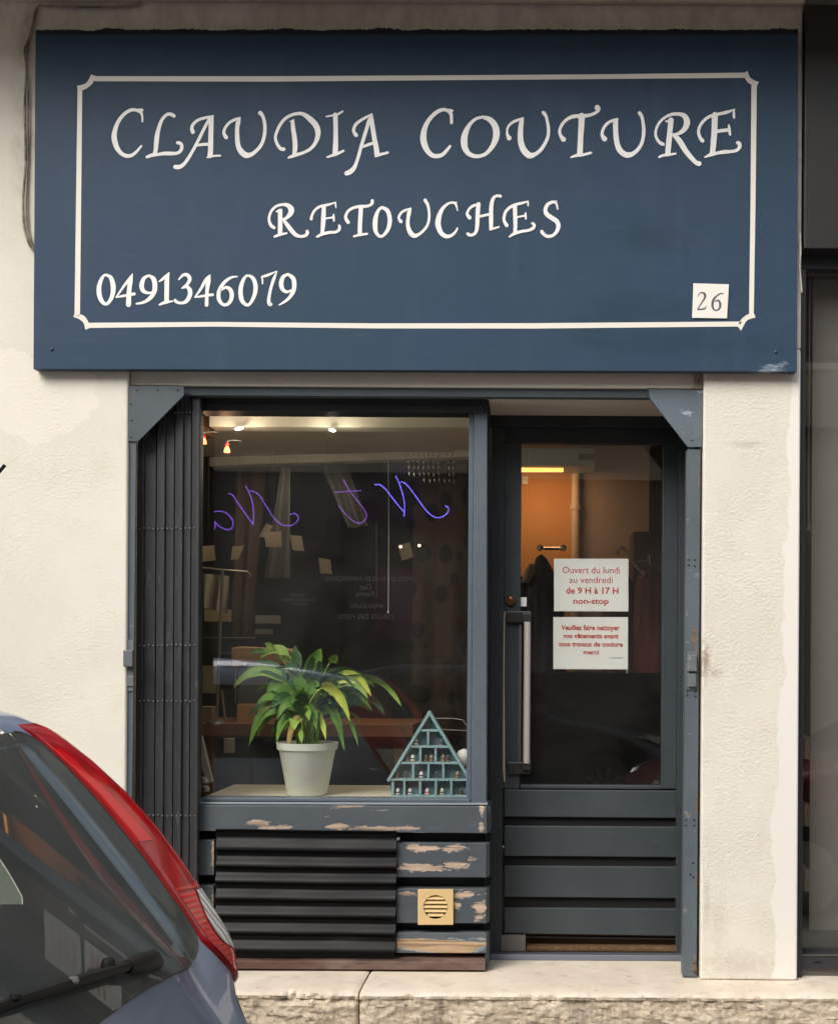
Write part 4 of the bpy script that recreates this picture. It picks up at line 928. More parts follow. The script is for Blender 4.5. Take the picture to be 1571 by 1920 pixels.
# hanging paper notes
NOTES = [([(376, 1024), (402, 1022), (404, 1050), (377, 1053)], 'taupe note hanging at the far left by the gate'),
         ([(437, 1024), (458, 1023), (455, 1038), (447, 1048), (432, 1050)], 'small curled taupe note second from the left'),
         ([(500, 981), (512, 986), (500, 1008), (485, 1006)], 'tilted taupe note tucked behind a larger square one'),
         ([(496, 997), (528, 996), (528, 1025), (498, 1025)], 'largest square taupe note under the left neon reflection'),
         ([(544, 1003), (566, 1005), (570, 1033), (548, 1031)], 'taupe note with a hanging tag right of the largest one'),
         ([(598, 1046), (620, 1049), (622, 1076), (600, 1075)], 'taupe note low in the middle of the display window'),
         ([(746, 1022), (768, 1017), (775, 1044), (753, 1051)], 'tilted serrated taupe note at the right near two tiny lights')]
for k, (pts, lab) in enumerate(NOTES):
    Yn = 0.95+0.13*(k % 3)+(0.05 if k == 3 else 0)-(0.02 if k == 2 else 0)
    t = thing('hanging_note', at(pts[2][0], pts[2][1], Yn), lab, 'note', 'paper notes hanging in the window')
    b = B(); v = []
    (ax, ay), (bx, by), (cx_, cy_), (dx_, dy_) = pts[0], pts[1], pts[-2], pts[-1]
    for i in range(5):
        row = []
        for j in range(5):
            s, q = i/4, j/4
            x = (ax*(1-s)+bx*s)*(1-q)+(dx_*(1-s)+cx_*s)*q; y = (ay*(1-s)+by*s)*(1-q)+(dy_*(1-s)+cy_*s)*q
            row.append(b.bm.verts.new(at(x, y, Yn)+Vector((0, 0.006*math.sin(s*3)+0.01*q*q, 0))))
        v.append(row)
    for i in range(4):
        for j in range(4): b.bm.faces.new((v[i][j], v[i+1][j], v[i+1][j+1], v[i][j+1]))
    b.build('paper', m_taupe, t, smooth='all')
    xm = (ax+bx)/2; top_ = at(xm+2, (ay+by)/2-0.5, Yn)
    B().tube([top_, Vector((top_.x, top_.y, 2.5))], 0.0006, 4).build('thread', m_grey, t)
# hanging cloths and bare lit cord
def cloth(name, pts, Y, mat, lab, amp=0.02, n=24):
    b = B(); (x0, y0), (x1, y1), (x2, y2), (x3, y3) = pts; rows = []
    for j in range(10):
        q = j/9; row = []
        for i in range(n+1):
            s = i/n
            x = (x0*(1-s)+x1*s)*(1-q)+(x3*(1-s)+x2*s)*q; y = (y0*(1-s)+y1*s)*(1-q)+(y3*(1-s)+y2*s)*q
            row.append(b.bm.verts.new(at(x, y, Y)+Vector((0, amp*math.sin(s*11+q*1.5+x0)*(0.4+q), 0))))
        rows.append(row)
    for j in range(9):
        for i in range(n): b.bm.faces.new((rows[j][i], rows[j][i+1], rows[j+1][i+1], rows[j+1][i]))
    o = b.build(name, mat, None, smooth='all'); return tag(o, lab, 'fabric')
m_cl1 = M('olive_grey_cloth', (0.035, 0.033, 0.028), 0.95).m; m_cl2 = M('brown_cloth', (0.06, 0.035, 0.022), 0.95).m
cloth('hanging_cloth', [(528, 872), (545, 872), (545, 1085), (494, 1083)], 1.7, m_cl1, 'long grey cloth hanging between the left and middle neon letters')
cloth('hanging_cloth', [(444, 880), (500, 880), (476, 1200), (440, 1200)], 1.95, m_cl2, 'brown cloth hanging behind the left neon reflection')
cloth('hanging_cloth', [(600, 870), (650, 870), (690, 985), (655, 990)], 1.8, m_cl1, 'tapering grey cloth hanging behind the crossed neon letter')
cloth('hanging_cloth', [(380, 1075), (430, 1080), (425, 1150), (385, 1140)], 1.6, M('pale_linen', (0.20, 0.18, 0.14), 0.95).m, 'short pale cloth draped behind the garment stand')
g = M('spotted_curtain', (0.075, 0.048, 0.03), 0.95)
vo = g.node('ShaderNodeTexVoronoi'); vo.inputs['Scale'].default_value = 10; g.l.new(g.mapped((1, 0.3, 0.75)), vo.inputs['Vector'])
g.over(g.ramp(vo.outputs['Distance'], [(0.36, 1.0), (0.42, 0.0)]), (0.022, 0.016, 0.013)); m_spot = g.m
cloth('spotted_curtain', [(775, 870), (874, 870), (874, 1440), (770, 1440)], 2.3, m_spot, 'dark brown curtain printed with black ovals at the right of the window', 0.03)
b = B(); b.tube([at(728, 856, 0.6), at(729, 1000, 0.6), at(728, 1146, 0.6)], 0.0018, 6); b.lathe(at(728, 1147, 0.6), [(0.004, -0.006), (0.005, 0), (0.002, 0.006)], 8)
tag(b.build('pull_cord', M('pale_cord', (0.55, 0.5, 0.42), 0.6).m, smooth=True), 'pale vertical pull cord hanging in the display window', 'cord')
b = B(); b.tube([at(706, 980, 1.2), at(706, 1120, 1.2)], 0.0018, 6); tag(b.build('thin_cord', m_mid), 'faint thinner cord left of the pale pull cord', 'cord')
# glass bead curtain of a lamp (rows of glinting beads)
m_bead = M('clear_bead', (0.6, 0.56, 0.5), 0.15, 0.6).m
bd_ = thing('bead_chandelier', at(800, 905, 1.3), 'rows of small glinting glass drops hanging at the upper right of the window', 'chandelier')
b = B()
for r_ in range(5):
    for c_ in range(10):
        if (c_ in (7,) and r_ < 4) or (r_ == 4 and c_ < 3): continue
        px = 766+c_*9.2+r_*0.6+random.uniform(-1, 1); py = 853+r_*12.2+random.uniform(-1.5, 1.5)
        c = at(px, py, 1.3)
        b.lathe(c, [(0.0006, 0.012), (0.0028, 0.002), (0.0035, -0.004), (0.001, -0.008)], 6)
drops = b.build('glass_drops', m_bead, bd_, smooth=True); drops['kind'] = 'stuff'
B().tube([at(764, 847, 1.3), at(852, 847, 1.3)], 0.003, 6).build('frame', m_metal, bd_)
for px in (770, 845): B().tube([at(px, 846, 1.3), Vector((at(px, 846, 1.3).x, 1.3, 2.5))], 0.001, 4).build('wire', m_metal, bd_)

# ---- behind the door: rod, coats, rack
rod = thing('wall_rail', at(1035, 1030, 1.65), 'short steel wall rail with two round knobs above the coats', 'rail')
m_chrome = M('chrome', (0.6, 0.55, 0.5), 0.15, 1.0).m
B().tube([at(1012, 1028, 1.63), at(1058, 1028, 1.63)], 0.010, 10).build('bar', m_chrome, rod, smooth=True)
for px in (1012, 1056):
    B().lathe(at(px, 1027, 1.60), [(0.004, -0.004), (0.014, 0.0), (0.018, 0.010), (0.014, 0.022), (0.004, 0.026)], 16, 'Y').build('knob', m_chrome, rod, smooth=True)
def garment(pts, Y, mat, lab, depth=0.12, name='hanging_coat'):
    b = B(); rows = []
    n = 40
    pts = catmull(pts, 5)
    for (xl, xr, y) in pts:
        row = []
        for i in range(n):
            a = 2*math.pi*i/n
            p = at((xl+xr)/2, y, Y); hw = (at(xr, y, Y).x-at(xl, y, Y).x)/2
            row.append(b.bm.verts.new((p.x+hw*math.cos(a)*(1+0.06*noise.noise(Vector((math.cos(a)*3, math.sin(a)*3, y*.03)))), Y+depth*math.sin(a)*(1+0.30*noise.noise(Vector((math.cos(a)*7+xl, math.sin(a)*2, y*0.012)))+0.10*math.sin(a*13+y*0.012)), p.z)))
        rows.append(row)
    for a, c in zip(rows, rows[1:]):
        for i in range(n): b.bm.faces.new((a[i], a[(i+1) % n], c[(i+1) % n], c[i]))
    b.bm.faces.new(rows[0][::-1]); b.bm.faces.new(rows[-1])
    o = b.build(name, mat, None, smooth='all'); return tag(o, lab, 'coat')
m_coat = M('black_navy_cloth', (0.010, 0.012, 0.018), 0.8).m; m_redc = M('dark_red_cloth', (0.10, 0.022, 0.018), 0.9).m; m_tan = M('tan_fur', (0.25, 0.18, 0.12), 0.95).m
garment([(1012, 1018, 1043), (1003, 1026, 1050), (998, 1040, 1075), (985, 1052, 1100), (980, 1060, 1200), (978, 1064, 1440)], 1.45, m_coat, 'black padded coat hanging behind the opening hours notice')
garment([(992, 1000, 1058), (984, 1004, 1070), (980, 1000, 1082), (978, 994, 1092)], 1.35, m_tan, 'tan fur collar peeping out left of the black coat', 0.04)
garment([(970, 976, 1080), (966, 990, 1100), (962, 992, 1200), (960, 994, 1440)], 1.5, m_coat, 'black coat at the far left edge of the door glass', 0.1)
garment([(1205, 1228, 1068), (1196, 1246, 1082), (1188, 1258, 1130), (1186, 1262, 1300)], 1.25, m_redc, 'dark red garment on the rack at the right of the door glass')
garment([(1140, 1176, 1080), (1130, 1190, 1110), (1128, 1196, 1220), (1126, 1200, 1440)], 1.4, M('dusk_brown_cloth', (0.10, 0.045, 0.035), 0.9).m, 'brown garment hanging behind the paper notices')
o = B().pbox(968, 1262, 1290, 1500, 1.08, 1.5).build('dark_backdrop', M('backdrop_black', (0.003, 0.003, 0.0035), 0.9, spec=0.1).m, None, 0.01); tag(o, 'added near black cabinet behind the lower half of the door glass', 'backdrop')  # near black box added so the room stays dark behind the lower glass
rk = thing('clothes_rack', at(1200, 1440, 1.15), 'chrome clothes rack arm sticking out right of the opening hours notice', 'rack')
B().tube([at(1176, 1055, 1.1), at(1215, 1052, 1.1), at(1217, 1052, 1.1)], 0.006, 8).build('arm', m_chrome, rk, smooth=True)
B().tube([at(1215, 1040, 1.1), at(1216, 1060, 1.1)], 0.008, 8).build('end_stop', m_chrome, rk, smooth=True)
B().tube([at(1158, 1040, 1.1), at(1160, 1028, 1.1), at(1166, 1026, 1.1), at(1174, 1032, 1.1), at(1182, 1050, 1.1), at(1204, 1076, 1.1)], 0.007, 8).build('hook', m_chrome, rk, smooth=True)
B().tube([at(1175, 1160, 1.1), at(1176, 1310, 1.1)], 0.006, 8).build('upright', M('pale_rod', (0.4, 0.38, 0.35), 0.5).m, rk, smooth=True)
o = B().pbox(973, 1120, 987, 1137, YD+0.012, YD+0.0165).build('price_tag', m_white, None, 0.0005); tag(o, 'small white tag on the edge of the door glass by the lock', 'tag')

# ---- notices behind the door glass
m_pap = M('white_notice_paper', (0.80, 0.78, 0.75), 0.85); m_pap.vary(3, (0.72, 0.70, 0.66), 0.4, 0.7, 0.5); m_pap = m_pap.m
m_redink = M('red_print', (0.50, 0.055, 0.05), 0.7).m; m_greyink = M('grey_print', (0.12, 0.12, 0.12), 0.7).m
YN2 = YD+0.036
def text(body, px, py, wpx, Y, mat, parent, bold=0.0, name='lettering', hpx=None, flip=False, world=None, width=None):
    """one line of lettering centred at a pixel, scaled to a given width"""
    cu = bpy.data.curves.new(name, 'FONT'); cu.body = body; cu.align_x = 'CENTER'; cu.size = 1; cu.offset = bold; cu.extrude = 0.0
    cu.resolution_u = 3
    o = bpy.data.objects.new('tmp', cu); COL.objects.link(o)
    dg = bpy.context.evaluated_depsgraph_get(); me = bpy.data.meshes.new_from_object(o.evaluated_get(dg)); bpy.data.objects.remove(o)
    xs = [v.co.x for v in me.vertices]; cxm = (min(xs)+max(xs))/2; wd = max(xs)-min(xs)
    p = world if world is not None else at(px, py, Y)
    sx = (width if width else wpx*(Y-CY)/F)/wd
    sy = sx if not hpx else hpx*(Y-CY)/F/0.72
    for v in me.vertices:
        x, z = (v.co.x-cxm)*sx, (v.co.y-0.36)*sy
        v.co = Vector((-x if flip else x, 0, z))
    me.materials.append(mat); me.name = name
    o = bpy.data.objects.new(name, me); COL.objects.link(o); o.parent = parent
    o.location = p-(wloc(parent) if parent else Vector()); return o
def notice(pts, lab, lines, Y, name='notice'):
    cx_ = sum(p[0] for p in pts)/4; by = max(p[1] for p in pts)
    t = thing(name, at(cx_, by, Y), lab, 'notice')
    B().prism(pts, Y, Y+0.0006).build('sheet', m_pap, t)
    for (s, px, py, w, h, bold, mm) in lines: text(s, px, py, w, Y-0.0007, mm, t, bold, hpx=h)
    return t
notice([(1038, 1047.5), (1177.5, 1047.5), (1177.5, 1146.5), (1038.5, 1146)], 'upper white paper notice with the opening hours in red on the door glass',
       [('Ouvert du lundi', 1108, 1068.5, 107, 12.5, 0.0, m_redink), ('au vendredi', 1107.5, 1087, 81, 12.5, 0.0, m_redink),
        ('de 9 H à 17 H', 1110, 1107, 98, 12, 0.022, m_redink), ('non-stop', 1107.5, 1126.5, 66, 11, 0.022, m_redink)], YN2)
notice([(1037, 1157), (1177, 1157), (1176.5, 1255), (1037, 1254.5)], 'lower white paper notice asking in red for clothes to be cleaned first',
       [('Veuillez faire nettoyer', 1106.5, 1176.5, 110, 9.5, 0.03, m_redink), ('vos vêtements avant', 1107, 1192, 104, 9, 0.03, m_redink),
        ('tous travaux de couture', 1107, 1207.5, 120, 9, 0.03, m_redink), ('merci', 1108, 1222.5, 29, 8.5, 0.03, m_redink), ('La direction', 1155, 1233, 25, 4, 0.0, m_greyink)], YN2)

# ================================================================== potted plant
YPt = 0.335
pot_c = at(576, 1487, YPt); pot_c.z = zsh+0.0012
pl = thing('potted_plant', pot_c, 'leafy green peace lily in a tapered cream pot on the window shelf', 'plant')
g = M('cream_pot', (0.74, 0.74, 0.65), 0.45); g.vary(40, (0.64, 0.63, 0.54), 0.5, 0.8, 0.5); g.vary(12, (0.58, 0.55, 0.45), 0.55, 0.8, 0.5); m_pot = g.m
k_ = (YPt-CY)/F
ph = (1487-1389)*k_
B().lathe(pot_c, [(35.5*k_, 0), (37*k_, 0.003), (52*k_, ph*0.84), (53.5*k_, ph*0.86), (56*k_, ph*0.87), (57.5*k_, ph), (54*k_, ph), (52*k_, ph*0.86), (10*k_, ph*0.85)], 40).build('pot', m_pot, pl, smooth=True)
leafm = []
for nm, c1, c2 in (('leaf_green', (0.13, 0.26, 0.04), (0.07, 0.17, 0.03)), ('leaf_dark', (0.045, 0.12, 0.035), (0.03, 0.085, 0.03)), ('leaf_light', (0.27, 0.39, 0.075), (0.15, 0.29, 0.045)), ('leaf_yellow', (0.50, 0.52, 0.08), (0.34, 0.44, 0.06)), ('leaf_brown_tip', (0.36, 0.24, 0.07), (0.22, 0.26, 0.06))):
    g = M(nm, c1, 0.5, spec=0.25); g.vary(14, c2, 0.4, 0.65, 1.0); g.vary(90, tuple(min(1, c*1.5) for c in c1), 0.6, 0.75, 0.5)
    g.b.inputs['Subsurface Weight'].default_value = 0.0
    leafm.append(g.m)
BASE = at(576, 1392, YPt)
def leaf(tip, wpx, col, arch=0.45, dy=0.0, start=0.30, twist=0.0, x0=None):
    """blade on a stalk: from the crown of the pot up, over and down to the tip"""
    b0 = BASE+Vector(((x0 if x0 is not None else random.uniform(-20, 20))*k_, random.uniform(-0.02, 0.02), -0.01))
    t = at(tip[0], tip[1], YPt+dy)
    rise = arch*(abs(t.x-b0.x)+0.10)
    c1 = b0+Vector(((t.x-b0.x)*0.15, (t.y-b0.y)*0.15, max(0.10, (t.z-b0.z)*0.7+rise*0.75)))
    c2 = b0+(t-b0)*0.72+Vector((0, 0, rise+ (0.02 if t.z > b0.z else 0.05)))
    def bez(u): return b0*(1-u)**3+c1*3*u*(1-u)**2+c2*3*u*u*(1-u)+t*u**3
    n = 12; w = wpx*k_/2
    b = B(); L_, C_, R_ = [], [], []
    st_ = [bez(start*i/5) for i in range(6)]
    b.tube(st_, 0.0022, 5)
    for i in range(n+1):
        u = start+(1-start)*i/n; s = i/n
        p = bez(u); q = (bez(min(1, u+0.01))-bez(max(0, u-0.01))).normalized()
        prof = (math.sin(math.pi*min(1, s**0.75))**0.8)*(1-0.25*s) if 0 < s < 1 else 0.0
        hw = w*prof+0.0008
        side = q.cross(Vector((0, 1, 0.25))); 
        if side.length < 0.2: side = Vector((1, 0, 0))
        side.normalize()
        side = (Matrix.Rotation(twist+0.5*math.sin(s*3+twist), 3, q) @ side).normalized()
        nrm = side.cross(q).normalized()
        wv = 0.0022*math.sin(s*17+tip[0])
        L_.append(b.bm.verts.new(p+side*hw+nrm*(-0.28*hw+wv))); C_.append(b.bm.verts.new(p+nrm*0.10*hw)); R_.append(b.bm.verts.new(p-side*hw+nrm*(-0.28*hw-wv)))
    for i in range(n):
        b.bm.faces.new((L_[i], L_[i+1], C_[i+1], C_[i])); b.bm.faces.new((C_[i], C_[i+1], R_[i+1], R_[i]))
    return b.build('leaf', leafm[col], pl, smooth='all', recalc=False)
LV = [((438, 1290), 30, 2, .42, -.04, .42), ((445, 1280), 34, 1, .45, .0, .4), ((560, 1300), 34, 1, .35, -.10, .3), ((497, 1206), 16, 2, .3, .03, .7), ((467, 1224), 12, 0, .3, .05, .75), ((488, 1236), 26, 2, .5, .04, .55),
      ((553, 1210), 22, 1, .25, .03, .5), ((602, 1216), 34, 0, .25, .0, .4), ((588, 1225), 30, 1, .2, .02, .35), ((632, 1228), 24, 2, .3, -.02, .72), ((614, 1262), 26, 1, .3, .0, .4),
      ((467, 1400), 30, 0, .62, -.04, .5), ((475, 1368), 22, 4, .6, -.03, .45), ((519, 1392), 28, 0, .7, -.08, .5), ((540, 1405), 26, 4, .75, -.09, .5), ((551, 1370), 30, 2, .7, -.1, .5), ((566, 1396), 26, 2, .8, -.11, .5),
      ((611, 1388), 30, 3, .95, -.12, .55), ((656, 1352), 34, 3, .75, -.10, .5), ((643, 1375), 24, 0, .8, -.08, .5), ((672, 1400), 22, 0, .7, -.05, .5), ((646, 1408), 24, 0, .8, -.07, .55), ((594, 1370), 26, 0, .8, -.12, .5), ((580, 1352), 20, 2, .7, -.13, .55),
      ((753, 1325), 32, 2, .5, -.03, .42), ((722, 1341), 28, 1, .45, .0, .42), ((698, 1335), 26, 0, .5, -.04, .4), ((704, 1292), 26, 0, .45, .02, .42), ((684, 1276), 22, 0, .4, .05, .4), ((690, 1310), 26, 2, .5, -.05, .42),
      ((510, 1330), 30, 1, .5, -.05, .4), ((520, 1350), 26, 0, .6, -.08, .4), ((500, 1300), 32, 0, .45, -.02, .4), ((640, 1290), 30, 0, .4, -.05, .35), ((620, 1320), 30, 1, .4, -.1, .35), ((560, 1260), 34, 0, .3, -.02, .35), ((540, 1270), 30, 1, .35, .02, .35), ((650, 1310), 28, 1, .45, -.06, .4), ((600, 1300), 28, 2, .35, -.12, .35), ((545, 1320), 30, 0, .5, -.1, .35)]
for (tp, w, c, ar, dy, stt) in LV:
    leaf(tp, w*0.92, c, ar, dy, stt, random.uniform(-0.5, 0.5))
for k in range(75):
    a = random.uniform(0, 2*math.pi); r_ = random.uniform(45, 118)
    tx = 585+r_*math.cos(a)*1.08; ty = 1318-abs(r_*math.sin(a))*0.80+random.uniform(-12, 60)*(0.4+abs(math.cos(a)))
    leaf((tx, ty), random.uniform(17, 27), random.choice([0, 0, 0, 1, 2, 2, 3 if k % 9 == 0 else 0]), random.uniform(.3, .6), random.uniform(-.05, .12), random.uniform(.3, .45), random.uniform(-.7, .7))

# ================================================================== thimble shelf
YT = 0.205
tri = thing('thimble_shelf', (at(803, 1492, YT).x, YT+0.02, zsh+0.001), 'pale teal triangular display rack with small compartments in the window corner', 'display rack')
g = M('pale_teal_paint', (0.26, 0.40, 0.41), 0.6); g.vary(20, (0.22, 0.34, 0.36), 0.4, 0.7, 0.7); m_teal = g.m
m_teal2 = M('teal_back_panel', (0.12, 0.20, 0.22), 0.8).m
dT = 0.040
def bar(p, q, w, ex=0.0, nm='rail', dd=0.0):
    a, c = Vector(p), Vector(q); t = (c-a).normalized(); n_ = Vector((-t.y, t.x))*w/2
    B().prism([tuple(a+n_), tuple(c+n_), tuple(c-n_), tuple(a-n_)], YT-dd, YT+dT).build(nm, m_teal, tri, 0.0006)
bar((727, 1464.5), (806, 1334), 5.5, nm='side', dd=0.003); bar((803.5, 1334), (881, 1463), 5.5, nm='side', dd=0.0045)
for y, x0, x1 in ((1369.5, 786, 824), (1400, 768, 843), (1430.5, 750, 861), (1462, 732, 877)): bar((x0, y), (x1, y+0.3), 4.2, nm='shelf')
bar((735, 1492.5), (880, 1493), 3.6, nm='shelf')
bar((736.5, 1466), (736.5, 1490), 4.5, nm='side')
for y0, y1, xs_ in ((1372, 1398, (802.5,)), (1402.5, 1428.5, (788, 816.5)), (1433, 1460, (774.5, 803, 831)), (1464.5, 1490.5, (758, 787.5, 817, 846, 876))):
    for x in xs_: bar((x, y0), (x, y1), 4, nm='divider')
B().prism([(731, 1463), (804.5, 1339), (877, 1463), (877, 1493), (735, 1493)], YT+dT-0.004, YT+dT).build('back_panel', m_teal2, tri)
TH = [(780, 1396.5, 'cream', 'cream thimble at the left of the second tier'), (828, 1396.5, 'teal', 'dark teal thimble at the right of the second tier'),
      (765, 1427, 'dark', 'dark thimble next to a white one in the third tier'), (774, 1427, 'white', 'white banded thimble in the left box of the third tier'), (799, 1427, 'brown', 'brown thimble left in the middle box of the third tier'), (809, 1427, 'tan', 'tan thimble right in the middle box of the third tier'), (831, 1427, 'tan', 'tan thimble left in the right box of the third tier'), (841, 1427, 'dark', 'dark grey thimble right in the right box of the third tier'),
      (745, 1458.5, 'brown', 'brown thimble at the far left of the fourth tier'), (761, 1458.5, 'dark', 'dark thimble beside the first divider of the fourth tier'), (790, 1458.5, 'white', 'black and white thimble in the second box of the fourth tier'), (819, 1458.5, 'dark', 'dark thimble in the third box of the fourth tier'), (858, 1458.5, 'tan', 'tan thimble in the last box of the fourth tier'),
      (746, 1490, 'white', 'white thimble in the first box of the bottom tier'), (769, 1490, 'white', 'white thimble in the second box of the bottom tier'), (801, 1490, 'redw', 'white and red thimble in the third box of the bottom tier'), (829, 1490, 'cream', 'cream thimble in the fourth box of the bottom tier'), (864, 1490, 'dark', 'dark thimble in the last box of the bottom tier')]
tc = {'cream': (0.6, 0.57, 0.42), 'teal': (0.05, 0.11, 0.12), 'dark': (0.04, 0.04, 0.045), 'white': (0.65, 0.65, 0.60), 'brown': (0.12, 0.07, 0.045), 'tan': (0.30, 0.20, 0.12), 'redw': (0.6, 0.5, 0.46)}
tm = {k: M('thimble_'+k, v, 0.35).m for k, v in tc.items()}
m_band = M('thimble_band', (0.10, 0.06, 0.05), 0.4).m; m_gold = M('thimble_rim', (0.45, 0.32, 0.14), 0.3, 0.6).m
for (px, py, kind, lab) in TH:
    c = at(px, py, YT+0.014); s = 4.4*(YT+5)/F
    t = thing('thimble', c, lab, 'thimble')
    B().lathe(c, [(s*1.0, 0), (s*1.02, s*0.3), (s*0.86, s*1.5), (s*0.74, s*2.2), (s*0.55, s*2.6), (s*0.1, s*2.75)], 14).build('cup', tm[kind], t, smooth=True)
    B().lathe(c+Vector((0, 0, s*0.05)), [(s*1.03, 0), (s*1.07, s*0.12), (s*1.03, s*0.28)], 14).build('rim', m_gold, t, smooth=True)
    B().lathe(c+Vector((0, 0, s*0.8)), [(s*0.985, 0), (s*0.93, s*0.6)], 14).build('band', m_band if kind != 'redw' else m_redink, t, smooth=True)
# white ball-like ornament and wire behind the rack
c = at(870, 1420, 0.32)
orn = thing('white_ornament', c+Vector((0, 0, -0.05)), 'round white ceramic ornament half hidden behind the right window post', 'ornament')
B().lathe(c, [(0.003, -0.034), (0.022, -0.028), (0.032, -0.01), (0.032, 0.008), (0.022, 0.026), (0.004, 0.034)], 20).build('body', m_white, orn, smooth=True)
B().lathe(at(872, 1462, 0.32), [(0.02, 0), (0.022, 0.01), (0.014, 0.03), (0.01, 0.045)], 20).build('foot', m_white, orn, smooth=True)
b = B(); b.tube([at(816, 1347, 0.45), at(850, 1347, 0.45), at(868, 1350, 0.45), at(874, 1360, 0.45)], 0.0022, 6); b.tube([at(828, 1368, 0.45), at(876, 1370, 0.45)], 0.0014, 6)
tag(b.build('wire_stand', M('pale_wire', (0.45, 0.42, 0.38), 0.4, 0.5).m, smooth=True), 'thin pale wire frame behind the triangular rack', 'wire frame')
# ================================================================== neighbouring shop to the right
nb = thing('neighbour_shopfront', (at(1560, 1830, 0).x+0.3, 0.1, ZS), 'dark metal framed neighbouring shopfront with a lowered grey blind', 'shopfront')
XN = XR1+0.004
g = M('dark_brown_fascia', (0.010, 0.009, 0.008), 0.45); g.vary(3, (0.014, 0.012, 0.010), 0.4, 0.7, 0.6); m_fascia = g.m
m_alu = M('charcoal_frame', (0.035, 0.038, 0.044), 0.4, 0.3).m
m_alu2 = M('grey_aluminium', (0.13, 0.125, 0.115), 0.4, 0.5).m
zf0, zf1 = at(1535, 466, -0.03).z, at(1535, 8, -0.03).z
B().box(XN, 3.59, zf0, zf1, -0.03, 0.10).build('fascia', m_fascia, nb, 0.003)
B().box(XN, 3.59, at(1535, 504, 0.05).z, zf0-0.001, 0.05, 0.10).build('transom', m_alu, nb, 0.003)
B().box(XN, 3.59, at(1535, 474, 0.02).z, zf0-0.0015, 0.015, 0.049).build('ledge', m_alu, nb, 0.002)
B().box(XN, XN+0.022, ZS+0.002, at(1535, 505, 0.05).z, 0.045, 0.16).build('stile', m_alu, nb, 0.002)
B().box(XN+0.0225, 3.59, at(1540, 514, 0.10).z, at(1540, 505, 0.10).z, 0.10, 0.14).build('blind_headrail', m_alu2, nb, 0.002)
z_b1 = at(1540, 1790, 0.06).z
B().box(XN+0.0225, 3.59, z_b1-0.055, z_b1, 0.06, 0.15).build('bottom_rail', m_alu, nb, 0.002)
B().box(XN+0.0225, 3.59, z_b1-0.004, z_b1+0.001, 0.056, 0.0595).build('rail_bead', m_alu2, nb, 0.001)
pb('drain_slot', m_black, nb, 1525, 1802.5, 1540, 1806.5, 0.0585, 0.0595, 0)
B().box(XN+0.0225, 3.59, ZS+0.001, z_b1-0.0555, 0.075, 0.16).build('sill', m_alu2, nb, 0.002)
B().box(XN+0.022, 3.59, z_b1+0.001, at(1540, 505, 0.1).z, 0.12, 0.126).build('glass', m_glass, nb)
g = M('grey_brown_blind', (0.185, 0.165, 0.147), 0.9); g.relief(g.noise(400, 2), 0.15, 0.0006); g.vary(2, (0.165, 0.148, 0.132), 0.4, 0.7, 0.6)
B().box(at(1519, 1200, 0.2).x, 3.58, z_b1+0.02, at(1540, 513, 0.19).z, 0.195, 0.199).build('blind', g.m, nb)
b = B()
xs_c = at(1516.5, 700, 0.17).x; zc0, zc1 = at(1516, 512, 0.17).z, at(1516, 988, 0.17).z
n_ = int((zc0-zc1)/0.0075)
for k in range(n_):
    b.lathe((xs_c, 0.17, zc0-k*0.0075), [(0.0008, -0.003), (0.0024, -0.0012), (0.0024, 0.0012), (0.0008, 0.003)], 6)
ch = b.build('bead_chain', M('beige_bead', (0.30, 0.25, 0.19), 0.4).m, nb, smooth=True); ch['kind'] = 'stuff'
B().pbox(1511, 984, 1520, 995, 0.165, 0.175).build('chain_clip', m_alu2, nb, 0.002)
B().pbox(1515, 975, 1518, 984, 0.165, 0.175).build('chain_clip', m_alu2, nb, 0.001)
# inside the neighbour's: dark room with pale shelves near the glass edge
B().box(XRM+0.11, 3.6, ZS-0.05, 0.20+ZS-0.05, 0.161, 2.6).build('floor', m_floor, nb)
B().box(XRM+0.11, 3.6, ZS, 3.06, 2.5, 2.6).build('back_wall', m_dark, nb)
B().box(XRM+0.1, XRM+0.109, ZS, 3.06, 0.161, 2.5).build('side_wall', m_dark, nb)
B().box(XRM+0.11, 3.6, 3.05, 3.15, 0.161, 2.6).build('ceiling', m_dark, nb)
B().box(3.595, 3.65, ZS, 2.9, 0.161, 2.6).build('side_wall', m_dark, nb)
for k, (y0, y1) in enumerate(((1382, 1424), (1508, 1550), (1632, 1672))):
    o = B().pbox(1508, y0, 1520, y1, 0.26, 0.6).build('storage_box', m_taupe, None, 0.003); tag(o, ('highest', 'middle', 'lowest')[k]+' of three pale boxes seen at the left edge of the grey blind', 'box')

# ================================================================== cars
def profile_tables():
    pass
YC = -2.80                                             # centre line of the parked blue car
def lerp_table(T, z):
    if z <= T[0][0]: return T[0][1]
    for (a, va), (b_, vb) in zip(T, T[1:]):
        if z <= b_: return va+(vb-va)*(z-a)/(b_-a)
    return T[-1][1]
def smooth_table(T, z):
    return (lerp_table(T, z-0.02)+lerp_table(T, z)*2+lerp_table(T, z+0.02))/4
